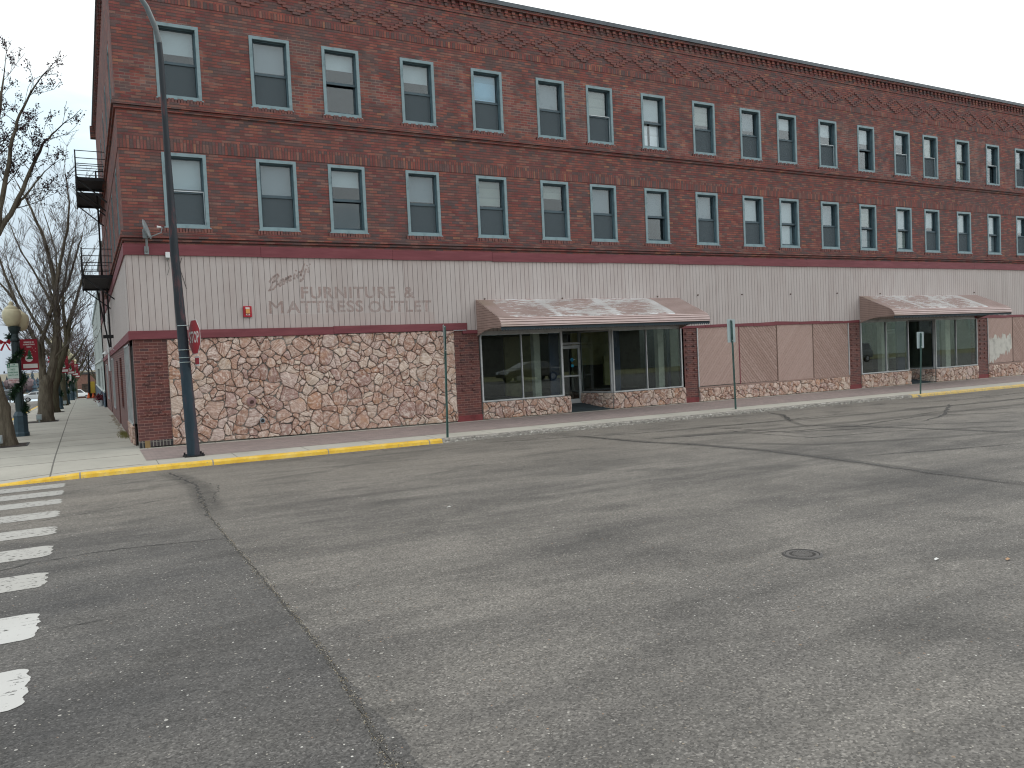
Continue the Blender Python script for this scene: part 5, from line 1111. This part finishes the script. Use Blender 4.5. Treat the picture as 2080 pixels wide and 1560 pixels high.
def banner(loc,label,s_=1.):
    t_=thing('banner',label,'banner',loc,'red winter banners on the lamp posts'); t_.scale=(s_,s_,s_)
    g=MB(); g.box(0,-.004,0,.47,.004,.97); g.build('cloth',M_maroon,t_)
    g=MB(); g.box(.05,-.009,.06,.44,-.006,.19); g.build('name_strip',M_refw,t_)
    for body,sz,z in (('BEMIDJI IS',.062,.85),('CHRISTMAS',.058,.78),('CITY',.062,.70)):
        q=textmesh(body,sz,M_refw,'lettering',align='CENTER',bold=.0015); q.parent=t_; q.location=(.24,-.008,z); q.rotation_euler=(PI/2,0,0)
    g=MB(); g.lathe([(0,0),(.105,0),(.105,.003),(0,.003)],20); o=g.build('emblem',M_refw,t_); o.location=(.22,-.0055,.36); o.rotation_euler=(PI/2,0,0)
    g=MB()
    for k,(w,z) in enumerate(((.10,.34),(.08,.43),(.055,.52))): g.add([(.24-w,-.011,z),(.24+w,-.011,z),(.24,-.011,z+.13)],[(0,1,2)])
    g.build('tree_emblem',mat('tree_green',(.03,.10,.05),.8),t_)
    g=MB(); rr=random.Random(2)
    for k in range(12): x,z=rr.uniform(.05,.42),rr.uniform(.42,.68); g.box(x,-.0105,z,x+.014,-.009,z+.014)
    g.build('snow_fleck',M_refw,t_); return t_
def pksign(loc,label,s_=1.):
    t_=thing('parking_sign',label,'sign',loc,'parking signs on the lamp posts'); t_.scale=(s_,)*3
    M_sg=bpy.data.materials.get('sign_green') or paint('sign_green',(.02,.20,.12),.6); M_pg=bpy.data.materials.get('pale_sign') or paint('pale_sign',(.55,.66,.60),.6,grime=.08)
    g=MB(); g.box(-.15,-.005,0,.15,.0,.46); g.build('plate',M_pg,t_); g=MB(); g.box(-.15,-.009,.34,-.07,-.006,.46); g.build('hour_block',M_sg,t_)
    for body,sz,x,z,mm in (('2',.11,-.11,.365,M_refw),('HR',.05,.04,.41,M_sg),('PARKING',.045,.035,.355,M_sg),('NO',.075,0,.25,M_sg),('PARKING',.06,0,.165,M_sg),('2AM TO 6AM',.044,0,.09,M_sg)):
        q=textmesh(body,sz,mm,'lettering',align='CENTER',bold=.001); q.parent=t_; q.location=(x,-.0105,z); q.rotation_euler=(PI/2,0,0)
    g=MB(); g.box(-.145,-.005,-.15,.145,0,-.01); g.build('lower_plate',paint('pink_sign',(.62,.50,.50),.6,grime=.08),t_)
    q=textmesh('TOW AWAY',.045,M_stopr,'lettering',align='CENTER',bold=.001); q.parent=t_; q.location=(0,-.0105,-.075); q.rotation_euler=(PI/2,0,0); q=textmesh('ZONE',.045,M_stopr,'lettering',align='CENTER',bold=.001); q.parent=t_; q.location=(0,-.0105,-.13); q.rotation_euler=(PI/2,0,0)
    return t_
LAMPS=[(-1.82,28.9,'nearest the corner'),(-1.34,51.7,'second from the corner'),(-1.15,62.5,'third from the corner'),(-1.0,76.0,'fourth from the corner'),(-.95,88.0,'farthest from the corner')]
for x,y,wd in LAMPS:
    t_=thing('lamp_post','dark green ornamental lamp post with cream globes, '+wd,'lamp post',(x,y,zwalk(x,y)),'ornamental lamp posts along the side street'); t_.scale=(.92,.92,.97)
    for k in ('base','post','globe','rear_globe','bracket'): part(LM[k],k,t_)
    gl=thing('garland','green pine garland spiralling round the lamp post '+wd,'garland',(x,y,zwalk(x,y)),'garlands on the lamp posts')
    part(ME_gar,'greenery',gl); part(ME_bulb,'bulb',gl); bw=part(ME_bow,'bow',gl); bw.location=(-.26,-.1,2.95)
    banner((x+.12,y-.05,zwalk(x,y)+2.06),'red banner with a white emblem on the lamp post '+wd)
    pksign((x-.10,y-.20,zwalk(x,y)+1.82),'green and white parking sign on the lamp post '+wd)
# ================================================================ trees
def bark(name,a,b):
    def fn(t):
        p=t.pos(); n=t.noise(t.scale(p,(9,9,1.6)),1.2,5,.65); n2=t.noise(t.scale(p,(30,30,6)),1,3,.6); x,y,z=t.xyz(p)
        return dict(c=t.mix(t.m('MULTIPLY',n2,.5),t.ramp(n,[(.35,a),(.65,b)]),tuple(q*.5 for q in a)),n=t.bump(t.m('ADD',n,n2),.9,.03))
    return mat(name,rough=.9,fn=fn)
M_bark=bark('grey_brown_bark',(.10,.082,.06),(.21,.18,.135)); M_bark2=bark('olive_bark',(.062,.055,.034),(.125,.11,.072)); M_twig=mat('grey_twig',(.16,.14,.13),.9); M_twig2=mat('purple_twig',(.10,.07,.065),.9); M_leaf=mat('dry_purple_leaf',(.060,.030,.038),.85); M_twigd=mat('dark_twig',(.045,.035,.032),.9)
def tree(name,label,cat,base,trunk,limbs,dens,seed,mats,leaf=0,spread=.8,l1=1.6,rmin=.007,maxz=99,up=.25):
    rr=random.Random(seed); t_=thing(name,label,cat,base,'bare street trees along the side street',world=True)
    g=MB(); pts,rs=trunk; P=[(a,b,c) for a,b,c in pts]
    n=len(P); PP=[];RR=[]
    for i in range(n-1):
        for s_ in range(4): q=s_/4; PP.append([lerp(P[i][k],P[i+1][k],q)+rr.uniform(-.015,.015) for k in range(3)]); RR.append(lerp(rs[i],rs[i+1],q)*rr.uniform(.96,1.05))
    PP.append(P[-1]); RR.append(rs[-1]); PP[0][2]-=.03; RR[0]*=1.18
    g.tube(PP,RR,14); g.build('trunk',mats[0],t_,smooth='auto')
    g=MB(); lf=MB(); cnt=[0]
    def twig(p,d,L,r_,lev):
        if p.z>maxz: return
        n=max(2,int(L/.28)); P=[p.copy()]; R_=[r_]; dd=d.copy()
        for k in range(n):
            dd=(dd+Vector((rr.gauss(0,.13),rr.gauss(0,.13),rr.gauss(0,.10)+up*.12))).normalized(); P.append(P[-1]+dd*L/n); R_.append(max(rmin,r_*(1-.8*(k+1)/n)))
        g.k=0 if r_>.03 else 1; g.tube(P,R_,6 if r_>.04 else (4 if r_>.015 else 3),cap=False)
        if leaf and lev>=2:
            for q in P[1:]:
                for _ in range(leaf if rr.random()<.55 else 0):
                    c=q+Vector((rr.gauss(0,.045),rr.gauss(0,.045),rr.gauss(0,.045))); a=Vector((rr.gauss(0,1),rr.gauss(0,1),rr.gauss(0,1))).normalized()*rr.uniform(.018,.04); b=a.orthogonal().normalized()*rr.uniform(.012,.03); lf.quad(c-a,c-b,c+a,c+b)
        if lev<3:
            m=max(1,int(L*(dens if lev==1 else dens*1.25)))
            for k in range(m):
                q=rr.uniform(.15,1.); i=min(n-1,int(q*n)); a=P[i].lerp(P[i+1],q*n-i) if i+1<len(P) else P[-1]; dirn=(P[min(i+1,n)]-P[i]).normalized(); s_=dirn.orthogonal().normalized(); s_.rotate(Matrix.Rotation(rr.uniform(0,2*PI),3,dirn)); nd=(dirn*.75+s_*rr.uniform(.5,1.)*spread+Vector((0,0,up))).normalized()
                twig(a,nd,L*rr.uniform(.32,.55),max(rmin,r_*.45),lev+1)
    for pts,r0,r1 in limbs:
        P=[Vector(p) for p in pts]; PP=[];RR=[]; n=len(P)
        for i in range(n-1):
            for s_ in range(4):
                q=s_/4; PP.append(P[i].lerp(P[i+1],q)+Vector((rr.uniform(-1,1),rr.uniform(-1,1),0))*.02); RR.append(lerp(r0,r1,(i+q)/(n-1)))
        PP.append(P[-1]); RR.append(r1); g.k=0; g.tube(PP,RR,9)
        Lt=sum((b-a).length for a,b in zip(PP,PP[1:])); m=int(Lt*dens)
        for k in range(m):
            q=rr.uniform(.22,1.)*(len(PP)-1); i=int(min(q,len(PP)-2)); a=PP[i].lerp(PP[i+1],q-i); dirn=(PP[i+1]-PP[i]).normalized(); s_=dirn.orthogonal().normalized(); s_.rotate(Matrix.Rotation(rr.uniform(0,2*PI),3,dirn)); nd=(dirn*.6+s_*rr.uniform(.6,1.1)*spread+Vector((0,0,up))).normalized()
            twig(a,nd,l1*rr.uniform(.6,1.3)*(1.1-.4*q/len(PP)),RR[i]*.27,1)
        twig(PP[-1],(PP[-1]-PP[-3]).normalized(),l1*.9,r1,1)
    g.build('crown',[mats[0],mats[1]],t_,fixn=False)
    if leaf: lf.build('leaf_cluster',M_leaf,t_,fixn=False)
    return t_
def yj(pts,y,s_,seed):
    rr=random.Random(seed); out=[]; yy=y
    for k,(x,z) in enumerate(pts): out.append((x,yy,z)); yy+=s_*rr.uniform(.2,1.)
    return out
Y=25.5
tree('leafy_tree','nearest street tree with dry purple leaf clusters leaning out at the left edge','tree',(-1.97,Y,zwalk(-1.97,Y)),([(-1.97,Y,.04),(-2.05,Y,1.06),(-2.25,Y,2.14),(-2.42,Y,3.48),(-2.2,Y,4.82),(-1.88,Y,5.9)],[.25,.225,.20,.17,.15,.12]),
 [(yj([(-1.85,5.8),(-1.39,6.58),(-.98,7.55),(-.64,8.39),(-.29,8.8)],Y,.1,1),.075,.02),(yj([(-1.86,5.9),(-1.58,7.1),(-1.35,8.19),(-1.13,9.01),(-.67,9.87)],Y,-.15,2),.075,.02),(yj([(-1.88,5.9),(-1.76,7.76),(-1.62,9.1),(-1.45,10.17)],Y,.2,3),.08,.02),(yj([(-1.39,6.58),(-1.07,7.0),(-.63,7.64)],Y+.1,.2,4),.04,.015),
  (yj([(-2.0,5.2),(-2.5,6.3),(-3.0,7.5),(-3.4,9.0)],Y,.2,5),.08,.02),(yj([(-2.0,5.0),(-2.2,6.5),(-2.3,8.2),(-2.1,9.8)],Y,.35,6),.07,.02)],3.6,11,[M_bark,M_twigd],leaf=9,l1=1.05,spread=.8,rmin=.006)
Y=36.7
tree('bare_tree','big bare forked tree behind the nearest lamp post','tree',(-1.45,Y,zwalk(-1.45,Y)),([(-1.45,Y,.04),(-1.41,Y,1.0),(-1.37,Y,1.62),(-1.33,Y,1.9)],[.30,.255,.24,.10]),
 [(yj([(-1.40,1.2),(-1.46,2.0),(-1.43,2.54),(-1.40,3.33),(-1.1,4.12),(-.9,5.11)],Y,.1,1),.165,.035),(yj([(-1.36,1.1),(-1.27,1.6),(-1.07,2.33),(-.92,3.32),(-.79,4.31),(-.82,5.31),(-.88,6.3),(-1.1,7.48),(-1.46,8.64),(-1.86,9.59)],Y,.08,2),.19,.025),
  (yj([(-.82,5.31),(-.58,6.3),(-.27,7.7),(-.08,8.9),(-.18,10.09)],Y,.12,3),.08,.02),(yj([(-1.44,1.75),(-1.58,3.14),(-1.87,3.94),(-2.22,4.92),(-2.68,5.6)],Y,.1,4),.11,.035),(yj([(-.79,4.31),(-1.3,5.6),(-1.9,6.9),(-2.3,8.2)],Y,.3,5),.055,.015),(yj([(-1.1,4.3),(-.4,5.5),(.0,6.8),(.3,7.8)],Y,.5,6),.07,.02),(yj([(-2.2,4.9),(-2.6,6.3),(-2.9,7.8)],Y,.3,7),.06,.02)],4.3,12,[M_bark,M_twig],l1=1.5,rmin=.0055,up=.3)
Y=46.4
tree('bare_tree','slender bare tree with a long limb leaning right, second from the nearest lamp post','tree',(-1.45,Y,zwalk(-1.45,Y)),([(-1.45,Y,-.02),(-1.42,Y,1.17),(-1.15,Y,2.2)],[.27,.23,.21]),
 [(yj([(-1.15,2.1),(-.7,3.41),(-.47,4.67),(-.03,5.94),(.31,7.21)],Y,.1,1),.17,.04),(yj([(-1.12,2.1),(-.99,3.67),(-1.11,4.94),(-1.2,5.94),(-1.36,6.94)],Y,.1,2),.15,.04),(yj([(-.7,3.41),(-.73,4.68),(-.7,5.94),(-.45,7.45),(-.03,8.98)],Y,.1,3),.09,.03),(yj([(-1.2,3.0),(-1.9,4.4),(-2.6,6.0),(-3.0,7.4)],Y,.2,4),.10,.03),(yj([(-1.1,4.9),(-.9,6.5),(-.9,8.2),(-1.3,10.2)],Y,.3,5),.07,.02)],4.,13,[M_bark2,M_twig],l1=1.7,rmin=.006,up=.3)
Y=59.4
tree('bare_tree','medium bare tree with dense brown twigs between the second and third lamp posts','tree',(-1.25,Y,zwalk(-1.25,Y)),([(-1.25,Y,-.15),(-1.28,Y,.92),(-1.23,Y,1.9)],[.24,.20,.17]),
 [(yj([(-1.23,1.9),(-.89,3.5),(-.35,5.2)],Y,.1,1),.12,.03),(yj([(-1.23,1.9),(-1.4,3.6),(-1.6,5.8)],Y,.1,2),.12,.03),(yj([(-1.2,2.2),(-.3,3.3),(.3,4.3)],Y,.1,3),.08,.03),(yj([(-1.2,2.2),(-2.2,3.6),(-3,5)],Y,.2,4),.08,.03)],2.8,14,[M_bark2,M_twig2],l1=1.9,rmin=.010,up=.2)
for i,(x,Y,s_,lab) in enumerate([(-1.1,78.0,1.0,'rounded bare tree with brown twigs beside the fourth lamp post'),(-.9,93.0,1.15,'rounded bare tree with brown twigs past the farthest lamp post'),(1.2,104.0,1.3,'broad reddish bare tree at the far end of the sidewalk'),(-2.6,112.0,1.4,'wide bare tree far down the side street')]):
    z0=zwalk(x,Y) if Y<86 else zroad(x,Y)
    tree('bare_tree',lab,'tree',(x,Y,z0),([(x,Y,z0),(x+.05,Y,z0+1.),(x+.1,Y,z0+1.7*s_)],[.22,.18,.15]),
     [(yj([(x+.1,z0+1.6*s_),(x+dx_*.5*s_,z0+3.0*s_),(x+dx_*s_,z0+4.6*s_)],Y,dy_,i),.10,.03) for dx_,dy_ in ((-2.0,.1),(-1.0,.5),(.1,.2),(1.1,.4),(2.0,.1),(0.4,-.5))],2.6,20+i,[M_bark2,M_twig2],l1=1.5*s_,rmin=.014,up=.1,maxz=z0+6.6*s_)
# tree grates and outlet boxes
for x,y,wd in ((-2.05,25.3,'nearest leafy tree'),(-1.6,36.7,'big forked tree'),(-1.6,46.4,'slender leaning tree')):
    t_=thing('tree_grate','square dark iron grate in the sidewalk round the '+wd,'tree grate',(x,y,zwalk(x,y)),'tree grates in the sidewalk')
    g=MB(); rect_=.6; g.box(-.6,-.6,0,.6,-.56,.012); g.box(-.6,.56,0,.6,.6,.012); g.box(-.6,-.56,0,-.56,.56,.012); g.box(.56,-.56,0,.6,.56,.012); g.build('rim',M_black,t_)
    g=MB()
    for k in range(14): g.box(-.56,-.54+k*.08,0,.56,-.50+k*.08,.009)
    g.box(-.56,-.56,.0005,.56,.56,.003); g.build('bars',dark_metal('grate_iron%d'%int(y),(.075,.06,.055),.8),t_)
for x,y,wd in ((-2.12,25.05,'nearest leafy tree'),(-1.66,36.25,'big forked tree'),(-1.55,46.0,'slender leaning tree'),(-1.2,59.0,'medium brown tree')):
    t_=thing('outlet_box','small grey electrical outlet box at the foot of the '+wd,'outlet box',(x,y,zwalk(x,y)),'outlet boxes beside the trees')
    g=MB(); g.box(-.10,-.06,.10,.10,.06,.32); g.build('box',paint('outlet_grey%d'%int(y),(.36,.38,.38),.5),t_,bevel=.01); g=MB(); g.tube([(0,0,0),(0,0,.11)],.03,8); g.build('conduit',M_galv,t_); g=MB(); g.box(-.07,-.075,.14,.07,-.06,.28); g.build('cover',M_galv,t_)
# far street furniture
cp=thing('street_light','thin dark street light with a cobra head at the far end of the sidewalk','street light',(.29,80,zwalk(.29,80)))
g=MB(); g.tube([(0,0,0),(.1,0,2.2)],[.12,.10],8); g.tube([(.1,0,2.2),(.17,0,3.9)],[.06,.05],8); g.build('pole',M_black,cp); g=MB(); g.tube([(.17,0,3.9),(.0,0,4.2),(-.35,0,4.25)],.035,6); g.box(-.6,-.08,4.2,-.3,.08,4.3); g.build('arm',M_galv,cp)
sb=thing('sandwich_board','yellow sidewalk sign standing at the far corner of the grey building','sign',(.52,80.5,zwalk(.5,80.5)))
g=MB(); g.add([(-.28,-.25,.45),(.28,-.25,.45),(.28,0,1.5),(-.28,0,1.5),(-.28,.25,.45),(.28,.25,.45)],[(0,1,2,3),(5,4,3,2),(0,3,4),(1,5,2)]); g.build('panel',mat('yellow_panel',(.62,.42,.06),.6),sb); g=MB(); g.box(-.28,-.27,0,.28,.27,.45); g.build('base',M_black,sb)
for x,y,lab in ((.25,79.0,'orange traffic cone left of the yellow sidewalk sign'),(.62,79.2,'orange traffic cone in front of the yellow sidewalk sign')):
    t_=thing('traffic_cone',lab,'cone',(x,y,zwalk(x,y)),'orange cones at the far corner'); g=MB(); g.lathe([(.14,.03),(.03,.5),(.025,.5)],12); g.build('cone',mat('cone_orange',(.75,.13,.03),.5),t_); g=MB(); g.box(-.18,-.18,0,.18,.18,.03); g.build('foot',M_black,t_)
lm=thing('twin_lamp','slim twin headed parking lot lamp mast far away at the left','lamp post',(-15.5,150,zroad(-15,150)))
lm.location=(-10.74,150,zroad(-10.7,150)); g=MB(); g.tube([(0,0,0),(0,0,4.9)],[.10,.06],6); g.bar((-.65,0,4.75),(.65,0,4.75),.06); g.build('mast',M_black,lm); g=MB(); g.lathe([(.05,4.8),(.14,4.95),(.02,5.2)],8,(-.5,0,0)); g.lathe([(.05,4.8),(.14,4.95),(.02,5.2)],8,(.5,0,0)); g.build('lamp_head',M_black,lm)
# planter by the neighbour wall
pt=thing('planter','small planter with dark red flowers at the foot of the grey wall','planter',(.75,52.0,zwalk(.75,52)))
g=MB(); g.lathe([(.13,0),(.2,.35),(.18,.35),(.1,.1)],12); g.build('pot',M_white,pt); g=MB(); rr=random.Random(1)
for k in range(240): c=Vector((rr.gauss(0,.13),rr.gauss(0,.13),.5+rr.gauss(0,.12))); a=Vector((rr.gauss(0,1),rr.gauss(0,1),rr.gauss(0,1))).normalized()*.04; b=a.orthogonal(); g.quad(c-a,c-b,c+a,c+b)
g.build('flowers',mat('dark_red_flower',(.14,.02,.03),.8),pt)
# ================================================================ cars
M_tyre=mat('tyre_rubber',(.02,.02,.02),.8); M_rim=mat('wheel_rim',(.35,.36,.37),.35,metal=.7); M_cglass=mat('car_glass',(.02,.025,.03),.08,spec=.8); M_tail=mat('tail_lamp_red',(.35,.01,.01),.3); M_head=mat('head_lamp',(.6,.62,.62),.2)
def car(loc,rz,label,col,kind='sedan',group=None):
    t_=thing('parked_car',label,'car',loc,group); t_.rotation_euler=(0,0,rz)
    m=mat('car_paint_'+label[:14].replace(' ','_'),col,.25,spec=.6); L=4.6; Wd=.9
    roofz=1.42 if kind=='sedan' else 1.75
    low=[(-2.3,.35),(-2.32,.62),(-2.2,.9),(-1.2,.97),(1.35,.95),(2.1,.82),(2.3,.62),(2.3,.35)]
    if kind!='sedan': low=[(-2.25,.4),(-2.3,.7),(-2.28,1.02),(-1.2,1.05),(1.2,1.05),(2.15,.95),(2.3,.7),(2.3,.4)]
    g=MB(); n=len(low); V=[]
    for y,s_ in ((-Wd,.97),(-Wd*.96,1.),(Wd*.96,1.),(Wd,.97)):
        for a,b in low: V.append((a*s_,y,b if s_==1. else lerp(.6,b,.93)))
    F=[tuple(range(n)),tuple(range(4*n-1,3*n-1,-1))]
    for k in range(3):
        for i in range(n): F.append((k*n+i,k*n+(i+1)%n,(k+1)*n+(i+1)%n,(k+1)*n+i))
    g.add(V,F); up_=[(-1.75,.95),(-1.05,roofz-.04),(-.6,roofz),(.25,roofz),(.5,roofz-.05),(1.3,.95)] if kind=='sedan' else [(-2.2,1.03),(-2.0,roofz-.05),(-1.7,roofz),(.3,roofz),(.55,roofz-.05),(1.3,1.03)]
    n=len(up_); V=[(a,-.80+(.12 if b>1.1 else 0),b) for a,b in up_]+[(a,.80-(.12 if b>1.1 else 0),b) for a,b in up_]; g.add(V,[tuple(range(n)),tuple(range(2*n-1,n-1,-1))]+[(i,(i+1)%n,n+(i+1)%n,n+i) for i in range(n)])
    g.build('body',m,t_,smooth='auto',bevel=.03)
    g=MB(); z0,z1=(1.0,roofz-.07) if kind=='sedan' else (1.1,roofz-.1)
    for sgn in (-1,1):
        for a,b,c,d in ((-1.35,-.35,-.95,-.33),(-.28,1.0,-.26,.42)) if kind=='sedan' else ((-1.95,-1.2,-1.85,-1.2),(-1.1,-.3,-1.1,-.3),(-.22,1.0,-.22,.45)):
            g.quad((a,sgn*.795,z0),(b,sgn*.795,z0),(d,sgn*.705,z1),(c,sgn*.705,z1))
    ax,bx=(1.27,.56) if kind=='sedan' else (1.27,.62)
    g.quad((ax,-.7,z0+.0),(ax,.7,z0),(bx,.6,z1),(bx,-.6,z1)); ax,bx=(-1.72,-1.13) if kind=='sedan' else (-2.215,-2.06); g.quad((ax,-.7,z0),(ax,.7,z0),(bx,.6,z1),(bx,-.6,z1)); g.build('window',M_cglass,t_,fixn=False)
    for x in (-1.4,1.4):
        for sgn in (-1,1):
            g=MB(); g.tube([(x,sgn*.72,.33),(x,sgn*.92,.33)],.33,18); w=g.build('wheel',M_tyre,t_); g=MB(); g.tube([(x,sgn*.90,.33),(x,sgn*.93,.33)],.2,14); q=g.build('rim',M_rim); q.parent=w
    for sgn in (-1,1):
        g=MB(); g.box(-2.33,sgn*.72-.14,.66,-2.2,sgn*.72+.14,.86); g.build('tail_light',M_tail,t_); g=MB(); g.box(2.15,sgn*.68-.16,.62,2.31,sgn*.68+.16,.78); g.build('headlight',M_head,t_)
    return t_
car((-2.2,97.0,zroad(-2.2,97)),PI/2,'dark grey sedan parked past the farthest lamp post',(.03,.035,.04))
car((-2.6,105.0,zroad(-2.6,105)),PI/2,'dark blue sedan parked behind the dark grey one past the lamp posts',(.03,.05,.08))
car((-1.2,168.0,zroad(-1.2,168)),0,'white van parked across the end of the street, left of two',(.7,.72,.72),'van','white vehicles at the end of the street'); car((.55,181.0,zroad(.55,181)),.3,'white van parked across the end of the street, right of two',(.7,.72,.72),'van','white vehicles at the end of the street')
car((-8.5,120.0,zroad(-8.5,120)),PI/2*.9,'dark suv driving away far down the side street',(.03,.04,.055),'van'); car((-12.2,122.0,zroad(-12.2,122)),0,'reddish car parked far away by the lake',(.3,.06,.04)); car((-6.0,135,zroad(-6,135)),0,'silver car parked far away before the lake',(.45,.47,.48))
# behind the camera, seen only as reflections in the shop windows
car((28.0,-6.6,zroad(28,-6.6)),PI,'dark sedan parked across the street, reflected in the near shop window',(.05,.045,.03)); car((62,-6.5,zroad(60,-6)),PI,'grey suv parked across the street, reflected in the far shop window',(.10,.12,.12),'van')
# ================================================================ across the street and far shore
M_lawn=mat('dormant_lawn',rough=.95,fn=concrete_fn((.20,.19,.09),None,.6))
lw=grid('lawn',[-16,10,40,80,140],[-22,-14,-9.6],lambda x,y:zroad(x,y)+.02,M_lawn); struct(lw)
ob=thing('warehouse','pale warehouse across the street behind the viewer','building',(80,-24,zroad(60,-24)),world=True)
g=MB(); g.box(54,-34,-1,115,-22,5.4); g.build('wall',paint('pale_green_metal',(.50,.56,.50),.7,obj=False),ob); g=MB(); g.box(53.5,-34.5,5.4,115.5,-21.6,5.8); g.build('roof',M_galv,ob)
g=MB()
for k in range(7): g.box(58+k*8,-22.1,2.2,61+k*8,-21.9,4.6)
g.build('window',M_shop,ob)
ob=thing('brown_garage','low brown building across the street behind the viewer','building',(28,-24,zroad(28,-24)),world=True)
g=MB(); g.box(8,-34,-1,50,-22,3.6); g.build('wall',paint('brown_block',(.085,.085,.075),.8,obj=False),ob); g=MB(); g.add([(7.5,-21.5,3.6),(50.5,-21.5,3.6),(50.5,-27,5.8),(7.5,-27,5.8)],[(0,1,2,3)]); g.build('roof',paint('ribbed_roof',(.30,.29,.27),.5,obj=False),ob)
g=MB()
for k in range(5): g.box(12+k*8,-22.05,.2,15.5+k*8,-21.9,2.6)
g.build('garage_door',paint('dark_door',(.05,.055,.05),.8,obj=False),ob)
g=MB(); rr=random.Random(6)      # wooded far shore
for k in range(900):
    x=rr.uniform(-330,260); y=rr.uniform(408,470); z0=zroad(min(x,60),y)-.2; h=rr.uniform(3.5,7.5)*(1.35 if -60<x<-20 and rr.random()<.2 else 1)
    if rr.random()<.6:
        g.k=rr.choice((0,0,1))
        for j in range(3): w=h*.26*(1-j*.28); zb_=z0+h*(.12+j*.26); g.lathe([(w,zb_-z0),(w*.35,zb_-z0+h*.22),(.05,zb_-z0+h*.36)],6,(x,y,z0),a0=rr.random())
    else:
        g.k=2; w=h*.42; g.lathe([(.2,0),(w*.7,h*.25),(w,h*.5),(w*.75,h*.8),(.2,h)],7,(x,y,z0),a0=rr.random())
o=g.build('far_shore_wood',[mat('far_conifer',(.035,.055,.065),.95),mat('far_conifer_blue',(.05,.075,.095),.95),mat('far_bare_wood',(.13,.095,.10),.95)],fixn=False); o['kind']='stuff'
